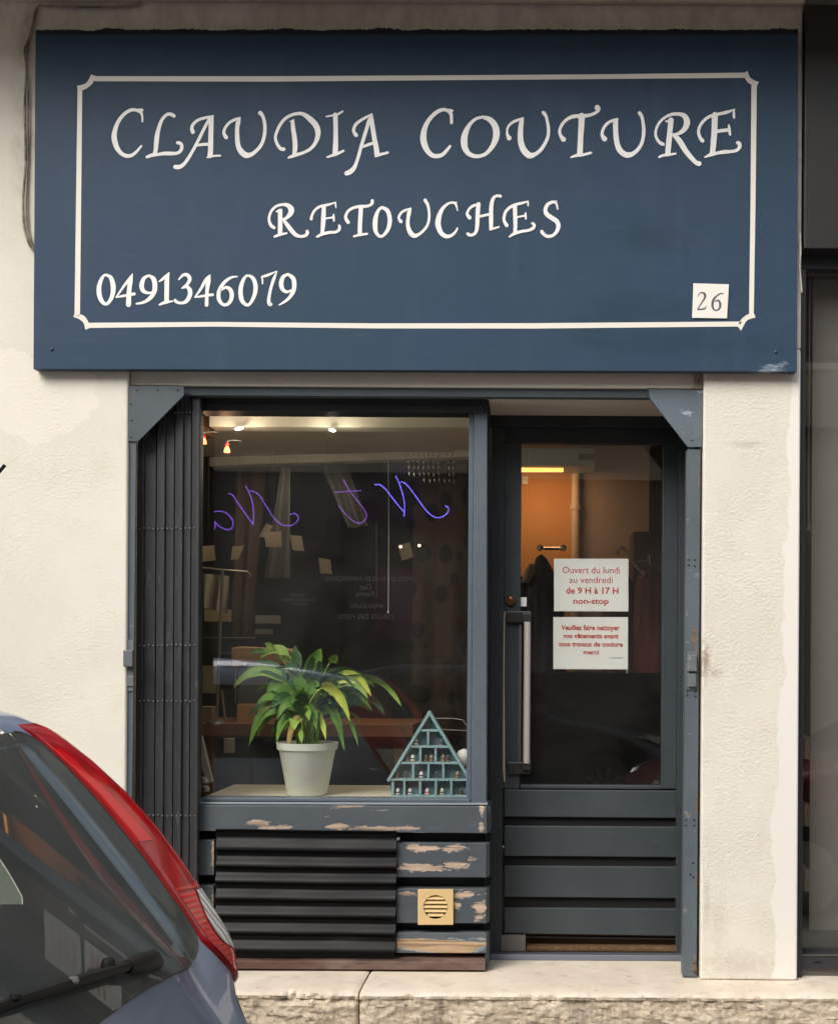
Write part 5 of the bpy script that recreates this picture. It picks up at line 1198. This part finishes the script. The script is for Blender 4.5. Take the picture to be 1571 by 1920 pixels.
# half width, rear x (world) and front x by height
T_W = [(0.20, 0.74), (0.30, 0.80), (0.55, 0.84), (0.85, 0.845), (0.92, 0.825), (1.05, 0.79), (1.20, 0.745), (1.32, 0.70), (1.38, 0.66), (1.43, 0.60), (1.48, 0.48), (1.505, 0.30)]
def rear(z):
    T = [(0.20, -0.66), (0.30, -0.59), (0.45, -0.575), (0.56, -0.585), (0.64, -0.655), (0.70, -0.69), (0.78, -0.732), (0.86, -0.768), (1.06, -0.907), (1.20, -1.004), (1.345, -1.104), (1.37, -1.13), (1.395, -1.20), (1.42, -1.36), (1.46, -1.62), (1.505, -2.05)]
    return smooth_table(T, z)
T_F = [(0.20, -4.15), (0.30, -4.30), (0.55, -4.33), (0.70, -4.28), (0.80, -4.12), (0.88, -3.85), (0.95, -3.45), (1.05, -3.28), (1.20, -3.02), (1.32, -2.78), (1.38, -2.66), (1.43, -2.52), (1.48, -2.35), (1.505, -2.25)]
def bulge(z):
    return lerp_table([(0.60, 0.0), (0.74, 0.020), (0.80, 0.042), (0.88, 0.064), (0.95, 0.078), (1.05, 0.090), (1.12, 0.094), (1.20, 0.086), (1.27, 0.068), (1.33, 0.042), (1.38, 0.010), (1.42, 0.0), (1.5, 0.0)], z)
FR = [0, .1, .2, .3, .4, .5, .6, .68, .74, .78, .80, .83, .86, .89, .92, .95, .975, 0.99, 1.0]
def crown(f): return 0.035*max(0.0, 1-(f/0.74)**2)
def rear_pt(f, z, off=0.0):
    """point on the tail for lateral fraction f (0 centre .. 1 side)"""
    w, r, bg_ = smooth_table(T_W, z), rear(z), bulge(z)
    if f <= 0.74: dx = crown(f)
    elif f <= 0.90: dx = bg_*((f-0.74)/0.16)**0.8
    else:
        u = (f-0.90)/0.10; dx = bg_-(bg_+0.13)*(1-math.sqrt(max(0, 1-u*u*0.999)))
    return Vector((r+dx+off, w*f, z))
def side_x(t, z):
    r, fr_ = rear(z)-0.13, lerp_table(T_F, z)+0.42*min(1.0, max(0.25, (1.5-z)/0.5))
    return r+(fr_-r)*t
SIDE = [0.0, 0.03, 0.07, 0.11, 0.15, 0.20, 0.26, 0.32, 0.38, 0.44, 0.48, 0.50, 0.56, 0.62, 0.68, 0.74, 0.80, 0.86, 0.92, 0.97, 1.0]
def ring(z):
    P = [rear_pt(f, z) for f in FR]
    w = smooth_table(T_W, z); f0 = lerp_table(T_F, z); k = 0.42*min(1.0, max(0.25, (1.5-z)/0.5))
    for t in SIDE[1:]: P.append(Vector((side_x(t, z), w, z)))
    for a in (15, 30, 45, 60, 75): P.append(Vector((f0+k*(1-math.sin(R(a))), w*(0.45+0.55*math.cos(R(a))), z)))
    P.append(Vector((f0, w*0.45, z))); P.append(Vector((f0, 0.2*w, z))); P.append(Vector((f0, 0, z)))
    return P
NR, NS = len(FR), len(SIDE)-1
ZR = [0.20, 0.25, 0.30, 0.36, 0.42, 0.48, 0.54, 0.58, 0.62, 0.66, 0.70, 0.74, 0.77, 0.80, 0.825]+[0.85+0.02*k for k in range(26)]+[1.36, 1.37, 1.38, 1.39, 1.40, 1.41, 1.42, 1.44, 1.46, 1.48, 1.495, 1.505]
def glass_zb(f): return 0.842+0.045*max(0.0, 1-(f/0.72)**2)
GZT = 1.338
def in_rear_glass(f, z, m=0.0):
    """tail window outline in (lateral fraction, height)"""
    fo = 0.775-m
    zb = glass_zb(f)+m*0.8; zt = GZT-m*0.8
    if f > fo or z < zb or z > zt: return False
    r_ = 0.09
    if f > fo-r_ and z < zb+r_*0.9:
        return ((f-(fo-r_))/r_)**2+((z-(zb+r_*0.9))/(r_*0.9))**2 <= 1
    return True
m_tyre = M('tyre_rubber', (0.018, 0.018, 0.018), 0.8).m; m_rim = M('alloy_rim', (0.45, 0.45, 0.46), 0.3, 0.9).m
m_blackpl = M('black_plastic', (0.007, 0.007, 0.0075), 0.62, spec=0.3); m_blackpl.relief(m_blackpl.noise(300, 2), 0.2, 0.0005); m_blackpl = m_blackpl.m
m_cabin = M('cabin_grey_cloth', (0.05, 0.052, 0.055), 0.9).m
g = M('red_tail_lens', (0.42, 0.006, 0.010), 0.12, spec=0.6, coat=0.6)
x3 = g.xyz()
g.over(g.ramp(g.noise(22, 3, 0.5, (1, 1, 0.4)), [(0.42, 0.0), (0.55, 0.55)]), (0.20, 0.004, 0.008)); m_redlens = g.m
g.relief(g.noise(160, 2, 0.5, (1, 1, 3)), 0.08, 0.001)
g = M('bright_red_lens', (0.58, 0.010, 0.010), 0.12, spec=0.7, coat=0.8)
wv = g.node('ShaderNodeTexWave'); wv.bands_direction = 'Z'; wv.inputs['Scale'].default_value = 26; wv.inputs['Distortion'].default_value = 1.0; g.l.new(g.pos, wv.inputs['Vector'])
g.relief(wv.outputs['Fac'], 0.30, 0.0016); g.over(g.ramp(wv.outputs['Fac'], [(0.2, 0.0), (0.9, 0.6)]), (0.30, 0.006, 0.006)); m_redlens2 = g.m
m_redlens3 = M('plain_red_lens', (0.60, 0.008, 0.012), 0.12, spec=0.6, coat=0.5).m
g = M('clear_ribbed_lens', (0.80, 0.80, 0.76), 0.14, 0.15, spec=0.8, coat=0.8)
wv = g.node('ShaderNodeTexWave'); wv.bands_direction = 'DIAGONAL'; wv.inputs['Scale'].default_value = 34; wv.inputs['Distortion'].default_value = 2.0; g.l.new(g.pos, wv.inputs['Vector'])
g.relief(wv.outputs['Fac'], 0.7, 0.003); g.over(g.ramp(wv.outputs['Fac'], [(0.3, 0.0), (0.9, 0.75)]), (0.26, 0.26, 0.24)); m_clear = g.m
def carpaint(name, col):
    g = M(name, col, 0.32, 0.35, coat=1.0); g.b.inputs['Coat Roughness'].default_value = 0.04
    g.vary(6, tuple(c*0.85 for c in col), 0.4, 0.7, 0.5); g.vary(120, tuple(min(1, c*1.2) for c in col), 0.5, 0.7, 0.4); return g.m
m_blue = carpaint('grey_blue_car_paint', (0.25, 0.31, 0.45)); m_red = carpaint('dark_red_car_paint', (0.22, 0.012, 0.016)); m_navy = carpaint('black_navy_car_paint', (0.012, 0.016, 0.024))
m_lens = M('headlamp_lens', (0.6, 0.62, 0.65), 0.08, 0.6, coat=1.0).m

def make_car(label):
    car = thing('parked_car', (-2.45, YC, 0.0), label, 'car', 'cars parked along the street')
    rings = [ring(z) for z in ZR]
    NP = len(rings[0])
    side_glass = {}                                    # which cells are side windows: column index -> rows
    for mirror in (1,):
        pass
    body, sg, ws = B(), [B(), B()], B()
    vcache = {}
    def V(bm, i, j, s, key, push=0.0):
        k = (key, i, j, s)
        if k not in vcache:
            p = rings[j][i].copy(); p.y = YC+s*p.y
            if push: p.y -= s*push
            vcache[k] = bm.verts.new(p)
        return vcache[k]
    i0, i1 = NR-1, NR-1+NS
    for s in (1, -1):
        for j in range(len(ZR)-1):
            zm = (ZR[j]+ZR[j+1])/2
            for i in range(NP-1):
                # skip the tail window opening
                if i < NR-1:
                    f = (FR[i]+FR[i+1])/2
                    if in_rear_glass(f, zm, 0.03): continue
                tgt, key, push = body, 'b', 0
                if i0 <= i < i1 and 0.93 < zm < 1.335:
                    t = (SIDE[i-i0]+SIDE[i-i0+1])/2
                    if 0.10 < t < 0.475 or 0.505 < t < 0.93: tgt, key, push = sg[0 if s > 0 else 1], 'g', 0.006
                elif i >= i1+1 and 0.97 < zm < 1.38: tgt, key, push = ws, 'w', 0
                # wheel arches
                if i0-2 <= i <= i1+2 and zm < 0.68:
                    q = (rings[j][i]+rings[j+1][i+1])/2
                    if any((q.x-wx)**2+(q.z-0.31)**2 < 0.355**2 for wx in (-1.36, -3.62)): continue
                a, b_, c, d = V(tgt.bm, i, j, s, key, push), V(tgt.bm, i+1, j, s, key, push), V(tgt.bm, i+1, j+1, s, key, push), V(tgt.bm, i, j+1, s, key, push)
                tgt.bm.faces.new((a, b_, c, d) if s > 0 else (d, c, b_, a))
    top = [V(body.bm, i, len(ZR)-1, 1, 'b') for i in range(NP)]+[V(body.bm, i, len(ZR)-1, -1, 'b') for i in range(NP-1, -1, -1)]
    body.bm.faces.new(top)
    bmesh.ops.remove_doubles(body.bm, verts=body.bm.verts[:], dist=0.0005)
    for w_ in ws.bm, : bmesh.ops.remove_doubles(w_, verts=w_.verts[:], dist=0.0005)
    body.build('body', m_blue, car, smooth=True)
    for q in sg: q.build('side_window', m_carglass, car, smooth='all')
    ws.build('windscreen', m_carglass, car, smooth='all')
    # tail window with its black printed band
    def RP(f, z, off=0.0, s=1):
        p = rear_pt(f, z); u = max(0.0, (f-0.88)/0.12)
        return Vector((p.x+off*(1-0.6*u), YC+s*(p.y+off*u), p.z))
    def fmax(t):                                       # rounded lower and upper corners of the pane
        fo = 0.803
        if t < 0.16: return fo-0.10*(1-math.sqrt(max(0, 1-((0.16-t)/0.16)**2)))
        if t > 0.93: return fo-0.05*(1-math.sqrt(max(0, 1-((t-0.93)/0.07)**2)))
        return fo
    TT = [0, .004, .012, .025, .045, .07, .10, .13, .16]+[0.16+0.77*k/22 for k in range(1, 23)]+[.95, .97, .985, .995, 1.0]
    def gp(u, t, off, s):
        f = u*fmax(t); zb = glass_zb(f); return RP(f, zb+(GZT-zb)*t, off, s)
    def patch(name, mat, us, ts, off, parent, fn=gp, sides=(1, -1)):
        b = B()
        for s in sides:
            g_ = [[b.bm.verts.new(fn(u, t, off, s)) for u in us] for t in ts]
            for j in range(len(ts)-1):
                for i in range(len(us)-1):
                    q = (g_[j][i], g_[j][i+1], g_[j+1][i+1], g_[j+1][i])
                    b.bm.faces.new(q if s > 0 else q[::-1])
        bmesh.ops.remove_doubles(b.bm, verts=b.bm.verts[:], dist=0.0002)
        return b.build(name, mat, parent, smooth='all', recalc=False)
    US = [k/30 for k in range(31)]
    tw = patch('tail_window', m_tailglass, US, TT, 0.010, car)
    wb = B()
    for s in (1, -1):
        def strip(P, Q):
            a_ = [wb.bm.verts.new(p) for p in P]; c_ = [wb.bm.verts.new(q) for q in Q]
            for i in range(len(P)-1):
                q = (a_[i], a_[i+1], c_[i+1], c_[i]); wb.bm.faces.new(q if s > 0 else q[::-1])
        strip([gp(1.0, t, 0.005, s) for t in TT], [gp(0.955, 0.035+0.93*t, 0.0045, s) for t in TT])
        strip([gp(0.955*u+0.0, 0.035+0.10*(1-u**2), 0.0045, s) for u in US], [gp(u, 0.0, 0.005, s) for u in US])
        strip([gp(u, 1.0, 0.005, s) for u in US], [gp(0.955*u, 0.955, 0.0045, s) for u in US])
    wb.build('window_border', m_blackpl, tw, smooth='all', recalc=False)
    sl = B(); sl.tube([gp(u, 0.0, 0.006, -1) for u in US[::-1]]+[gp(u, 0.0, 0.006, 1) for u in US[1:]]+[gp(1.0, t, 0.006, 1) for t in TT[1:]], 0.0035, 6)
    sl.build('rubber_seal', m_tyre, tw, smooth=True)
    # tail lamps: upright red lenses wrapping the corner, clear reversing lens low on the outside
    def lamp_lo(z): return 0.812 if z > 0.88 else 0.812+((0.88-z)/0.125)**1.3*0.13
    def lamp_hi(z):
        if z > 1.20: return 1.0-(z-1.20)/0.155*0.08
        return 1.0
    LZ0, LZ1 = 0.758, 1.352
    def lp_pt(u, t, off, s):
        z = LZ0+(LZ1-LZ0)*t; lo, hi = lamp_lo(z), lamp_hi(z)
        e = min(t/0.02, (1-t)/0.02, 1.0)
        return RP(lo+(hi-lo)*u, z, off*(0.3+0.7*e)*(min(1, u/0.06) if u < 0.06 else 1), s)
    UL = [0, .01, .03, .06]+[0.06+0.94*k/26 for k in range(1, 27)]; TL = [0, .003, .008, .015, .025]+[0.025+0.95*k/60 for k in range(1, 61)]+[.98, .99, 1.0]
    def sub(ulo, uhi, zlo, zhi):
        """a lens field inside the lamp: between two curves across and two heights"""
        def fn(u, t, off, s):
            z = zlo(u)+(zhi(u)-zlo(u))*t if callable(zlo) else zlo+(zhi-zlo)*t
            a_, b_ = ulo(z), uhi(z); return lp_pt(a_+(b_-a_)*u, (z-LZ0)/(LZ1-LZ0), off, s)
        return fn
    U10 = [k/16 for k in range(17)]; T20 = [k/30 for k in range(31)]
    for s in (1, -1):
        lp = patch('tail_lamp', m_redlens, UL, TL, 0.010, car, lp_pt, (s,))
        patch('reversing_lens', m_clear, U10, T20, 0.0125, lp, sub(lambda z: 0.40-0.14*math.sin(math.pi*min(1, max(0, (z-0.82)/0.17)))+0.30*max(0, (0.87-z)/0.06)**1.5, lambda z: 0.995, 0.820, 0.985), (s,))
        patch('brake_lens', m_redlens2, U10, T20, 0.0120, lp, sub(lambda z: 0.06, lambda z: (0.36-0.14*math.sin(math.pi*min(1, max(0, (z-0.82)/0.17)))+0.30*max(0, (0.87-z)/0.06)**1.5) if z > 0.82 else 0.62+0.3*min(1, (0.82-z)/0.02), 0.775, 0.985), (s,))
        patch('brake_lens', m_redlens2, U10, T20[:8], 0.0122, lp, sub(lambda z: 0.06, lambda z: 0.97, 0.99, 1.03), (s,))
        patch('upper_lens', m_redlens3, U10, T20, 0.0118, lp, sub(lambda z: 0.04, lambda z: 0.30+0.10*math.sin(z*9), 1.10, 1.30), (s,))
    # wiper on the tail window
    def on_tail(px, py, off=0.02):
        Y = -2.4
        for _ in range(12):
            p = at(px, py, Y); X = rear(p.z)+off+crown(abs(Y-YC)/0.83)
            Y = CY+X/((px-VX)*CR+(py-VY)*SR)*F
        return at(px, py, Y)
    wp = on_tail(270, 1806, 0.035)
    wi = B(); P = [on_tail(297, 1806, .012), on_tail(285, 1800, .03), on_tail(262, 1806, .035), on_tail(240, 1813, .033)]
    wi.tube(P, [0.012, 0.020, 0.019, 0.012], 10); wz = wi.build('wiper', m_blackpl, car, smooth=True)
    wi = B(); P = [on_tail(240, 1812, .034), on_tail(150, 1838, .036), on_tail(60, 1866, .036), on_tail(-60, 1905, .034), on_tail(-160, 1938, .03)]
    wi.tube(P, [0.009, 0.010, 0.0075, 0.006, 0.004], 8); wi.build('arm', m_blackpl, wz, smooth=True)
    wi = B(); P = [on_tail(222, 1815, .016), on_tail(120, 1853, .018), on_tail(0, 1893, .018), on_tail(-160, 1950, .016)]
    wi.tube(P, [0.004, 0.006, 0.006, 0.004], 6); wi.build('blade', m_blackpl, wz, smooth=True)
    for px, py in ((138, 1837), (30, 1868)):
        c = on_tail(px, py, .044); B().lathe(c-Vector((0, 0, 0.006)), [(0.008, 0), (0.010, 0.004), (0.008, 0.010)], 10).build('joint', m_rivet if px > 100 else m_blackpl, wz, smooth=True)
    c = on_tail(204, 1808, .03); B().lathe(c, [(0.014, -0.008), (0.013, 0.004), (0.009, 0.010)], 12).build('nozzle', m_blackpl, wz, smooth=True)
    # antenna at the rear of the roof
    pa, pb_ = at(10, 872, -2.8), Vector((-1.24, -2.8, 1.40))
    B().tube([pb_, (pb_*0.5+pa*0.5), pa], [0.006, 0.0036, 0.0030], 8).build('antenna', m_blackpl, car, smooth=True)
    # roof rails
    for s in (1, -1):
        B().tube([(-1.45, YC+s*0.565, 1.41), (-1.55, YC+s*0.57, 1.475), (-2.0, YC+s*0.56, 1.50), (-2.35, YC+s*0.55, 1.495), (-2.48, YC+s*0.54, 1.44)], 0.016, 8).build('roof_rail', m_blackpl, car, smooth=True)
    # wheels
    for wx in (-1.36, -3.62):
        for s in (1, -1):
            c = Vector((wx, YC+s*0.70, 0.31))
            b = B(); b.lathe(c, [(0.20, -0.10), (0.30, -0.095), (0.31, -0.07), (0.31, 0.07), (0.30, 0.095), (0.205, 0.10)], 36, 'Y'); ty = b.build('wheel', m_tyre, car, smooth=True)
            b = B()
            for k in range(10):
                a = 2*math.pi*k/10; u = Vector((math.cos(a), 0, math.sin(a))); v = Vector((-u.z, 0, u.x))
                q = c+Vector((0, s*0.085, 0))
                P_ = [q+u*0.03+v*0.022, q+u*0.20+v*0.012, q+u*0.20-v*0.012, q+u*0.03-v*0.022]
                b.prismw(P_, Vector((0, s*0.018, 0)))
            b.lathe(q+Vector((0, 0.0, 0)), [(0.05, -0.004), (0.05, 0.024), (0.01, 0.026)], 16, 'Y')
            b.lathe(q, [(0.195, -0.01), (0.203, -0.01), (0.205, 0.022), (0.190, 0.022)], 36, 'Y')
            b.build('rim', m_rim, ty, smooth=True)
    # liners and underbody
    b = B(); b.box(-3.95, -0.95, 0.18, 0.66, YC-0.60, YC+0.60); b.build('underbody', m_blackpl, car)
    b = B(); b.box(-3.35, -1.05, 0.662, 0.80, YC-0.72, YC+0.72); b.box(-1.9, -1.72, 0.80, 1.16, YC-0.60, YC+0.60); b.box(-2.75, -2.62, 0.80, 1.20, YC-0.62, YC-0.1); b.box(-2.75, -2.62, 0.80, 1.20, YC+0.1, YC+0.62)
    b.box(-3.45, -3.1, 0.80, 0.97, YC-0.68, YC+0.68)
    b.build('cabin', m_cabin, car, 0.04, seg=3)
    for y in (-0.38, 0.38): B().box(-1.84, -1.74, 1.17, 1.30, YC+y-0.13, YC+y+0.13).build('headrest', m_cabin, car, 0.03, seg=3)
    for y in (-0.36, 0.36): B().box(-2.70, -2.61, 1.21, 1.35, YC+y-0.13, YC+y+0.13).build('headrest', m_cabin, car, 0.03, seg=3)
    # headlamps and grille
    for s in (1, -1):
        b = B(); c = Vector((-4.16, YC+s*0.62, 0.72))
        P_ = [c+Vector((-0.13, s*-0.16, -0.06)), c+Vector((-0.05, s*0.12, -0.05)), c+Vector((0.16, s*0.21, 0.05)), c+Vector((0.10, s*0.12, 0.075)), c+Vector((-0.04, s*-0.12, 0.04))]
        b.prismw(P_, Vector((0.10, -s*0.05, 0.0))); b.build('headlamp', m_lens, car, 0.01)
    b = B(); b.box(-4.345, -4.25, 0.52, 0.66, YC-0.36, YC+0.36); b.build('grille', m_blackpl, car, 0.01)
    for s in (1, -1):
        b = B(); b.lathe((-3.05, YC+s*0.90, 1.0), [(0.02, -0.07), (0.06, -0.05), (0.07, 0.0), (0.06, 0.05), (0.02, 0.07)], 12); b.build('wing_mirror', m_blue, car, smooth=True)
        for k, xh in enumerate((-1.95, -2.95)):
            b = B(); b.tube([(xh, YC+s*0.862, 0.865), (xh-0.12, YC+s*0.868, 0.868)], 0.012, 8); b.build('door_handle', m_blue, car, smooth=True)
    b = B(); b.box(-0.60, -0.565, 0.50, 0.61, YC-0.26, YC+0.26); b.build('number_plate', m_white, car, 0.003)
    return car
car = make_car('grey blue hatchback with tall red tail lamps cropped at the lower left')
def recolour(o, mat):
    for ch in o.children:
        if ch.data and ch.data.materials and ch.data.materials[0] is m_blue:
            ch.data = ch.data.copy(); ch.data.materials[0] = mat
        recolour(ch, mat)
car2 = copy_tree(car); car2['label'] = 'dark red car parked nearby at the right, mirrored in the door glass'
car2.location += Vector((4.99, 0.02, -0.01)); recolour(car2, m_red)
car3 = copy_tree(car); car3['label'] = 'black car with spoked alloy wheels parked across the street, mirrored in the door'
car3.rotation_euler = (0, 0, math.pi); car3.location = Vector((-0.3, -7.0, 0)); recolour(car3, m_navy)
for c_ in (car3,):
    pass

# ================================================================== the other side of the street (seen in the panes)
opp = thing('opposite_building', (0, -9.7, 0.12), 'opposite building with a dark shopfront under a pale fascia, seen only as a reflection', 'building')
m_opw = make_wall('opposite_render', (0.50, 0.46, 0.38)).m
m_opd = M('opposite_dark_front', (0.05, 0.048, 0.045), 0.6).m
YO = -9.6
B().box(-14, 14, 3.55, 7.2, YO-0.4, YO).build('upper_wall', m_opw, opp)
B().box(-14, 14, 4.02, 4.12, YO, YO+0.25).build('string_course', m_opw, opp, 0.01)
B().box(-4.2, 2.6, 0.12, 3.55, YO-0.4, YO-0.12).build('shop_interior', m_opd, opp)
B().box(-14, -4.2, 0.12, 3.55, YO-0.4, YO-0.001).build('ground_floor_wall', m_opw, opp)
B().box(2.6, 14, 0.12, 3.55, YO-0.4, YO-0.001).build('ground_floor_wall', m_opw, opp)
for x in (-4.2, -2.45, 0.4, 2.5):
    B().box(x, x+0.1, 0.12, 3.54, YO-0.1, YO).build('shopfront_post', m_opd, opp)
B().box(-4.1, 2.5, 0.12, 0.55, YO-0.1, YO-0.02).build('stall_riser', m_opd, opp)
m_shut = M('grey_shutter', (0.16, 0.20, 0.20), 0.7).m; m_opg = M('dark_window_pane', (0.03, 0.035, 0.04), 0.08, spec=0.8).m
w0 = None
for k in range(7):
    x = -10.5+k*3.2
    f = B().box(x, x+1.1, 4.7, 6.5, YO-0.05, YO+0.02).build('window', m_white, opp, 0.01)
    B().box(x+0.07, x+1.03, 4.78, 6.43, YO+0.021, YO+0.026).build('pane', m_opg, f)
    B().box(x-0.55, x-0.03, 4.7, 6.5, YO+0.002, YO+0.05).build('shutter', m_shut, opp, 0.005)
    B().box(x+1.13, x+1.65, 4.7, 6.5, YO+0.002, YO+0.05).build('shutter', m_shut, opp, 0.005)
B().box(-14, 14, 7.2, 7.35, YO-0.4, YO+0.4).build('eave', m_opw, opp)
# shop window lettering of the nail parlour opposite
m_dimw = M('white_window_lettering', (0.75, 0.75, 0.75), 0.6).m
ns = thing('nail_shop_lettering', refl(690, 1160, YO+0.05), 'white lettering on the shop window across the street, mirrored faintly in the display window', 'lettering')
kx = (2*0.173-(YO+0.05)-CY)/F
for s, px, py, w in (("POSE D'ONGLES AMERICAINS", 692, 1085, 162), ('Gel', 686, 1100, 22), ('Résine', 684, 1113, 34), ('MANUCURE', 688, 1136, 62), ('BEAUTE DES PIEDS', 687, 1156, 104)):
    p = refl(px, py, YO+0.05, 0.173)
    text(s, 0, 0, 0, YO+0.05, m_dimw, ns, 0.01, flip=True, world=p, width=w*kx)
for s, px, py, w in (('OUVERT', 558, 1116, 26), ('Du Lundi au Samedi', 562, 1124, 62), ('NON STOP', 562, 1132, 30)):
    p = refl(px, py, YO+0.05, 0.173)
    text(s, 0, 0, 0, YO+0.05, m_dimw, ns, 0.01, flip=True, world=p, width=w*kx)
pa = B(); q = [refl(700, 1062, YO+0.03, .173), refl(792, 1064, YO+0.03, .173), refl(785, 1200, YO+0.03, .173), refl(698, 1200, YO+0.03, .173)]
pa.prismw(q, Vector((0, -0.01, 0))); m_post = M('dim_poster', (0.10, 0.09, 0.10), 0.6); m_post.vary(1.2, (0.16, 0.02, 0.09), 0.5, 0.56, 0.9, (0.4, 1, 1.2)); 
tag(pa.build('window_poster', m_post.m), 'dark poster with a magenta swirl in the shop window opposite, seen mirrored', 'poster')
# violet neon lettering inside that shop
def neon(name, lab, strokes, org, sc, mat, rad=0.0072):
    YN_ = YO+0.08
    b = B(); first = None
    for s in strokes:
        P = catmull([tuple(float(v) for v in q.split(',')) for q in s.split()], 6)
        pts = [refl(org[0]+x/sc, org[1]+y/sc, YN_, 0.173) for x, y in P]
        first = first or pts[0]
        b.tube(pts, rad, 6)
    o = b.build(name, mat, None, smooth=True); return tag(o, lab, 'neon sign', 'violet neon letters across the street')
m_neonb = emit('blue_violet_neon', (0.20, 0.16, 1.0), 5.5); m_neonv = emit('violet_neon', (0.30, 0.10, 0.62), 2.6); m_neonp = emit('purple_neon', (0.26, 0.11, 0.75), 3.2)
neon('neon_letter', 'brightest blue violet neon N, at the right of the display window reflection', ["445,1000 490,1000 540,1040 610,1130 685,1220", "620,930 660,1020 690,1150 687,1260", "655,975 700,990 760,1060 860,1200 930,1260 990,1265 1040,1230 1050,1190 1020,1170"], (600, 680), 4.364, m_neonb)
neon('neon_letter', 'purple neon letter t with a crossbar, mirrored in the middle of the window', ["190,955 260,1070 360,1200 380,1260 340,1310 280,1300 210,1240 150,1165", "120,1062 230,1053 340,1047"], (600, 680), 4.364, m_neonv)
neon('neon_letter', 'purple neon N mirrored at the left of the window', ["815,965 850,975 900,1050 1000,1190", "945,905 985,990 1005,1100 1000,1200", "975,940 1040,970 1100,1060 1160,1150 1220,1195 1290,1195 1335,1150 1310,1110 1270,1120"], (220, 680), 3.9275, m_neonp)
neon('neon_letter', 'small purple neon letter a mirrored at the far left of the window', ["680,1235 715,1225 720,1180 680,1120 730,1095 800,1105 850,1160 850,1210 820,1230 760,1210 720,1170"], (220, 680), 3.9275, m_neonp)
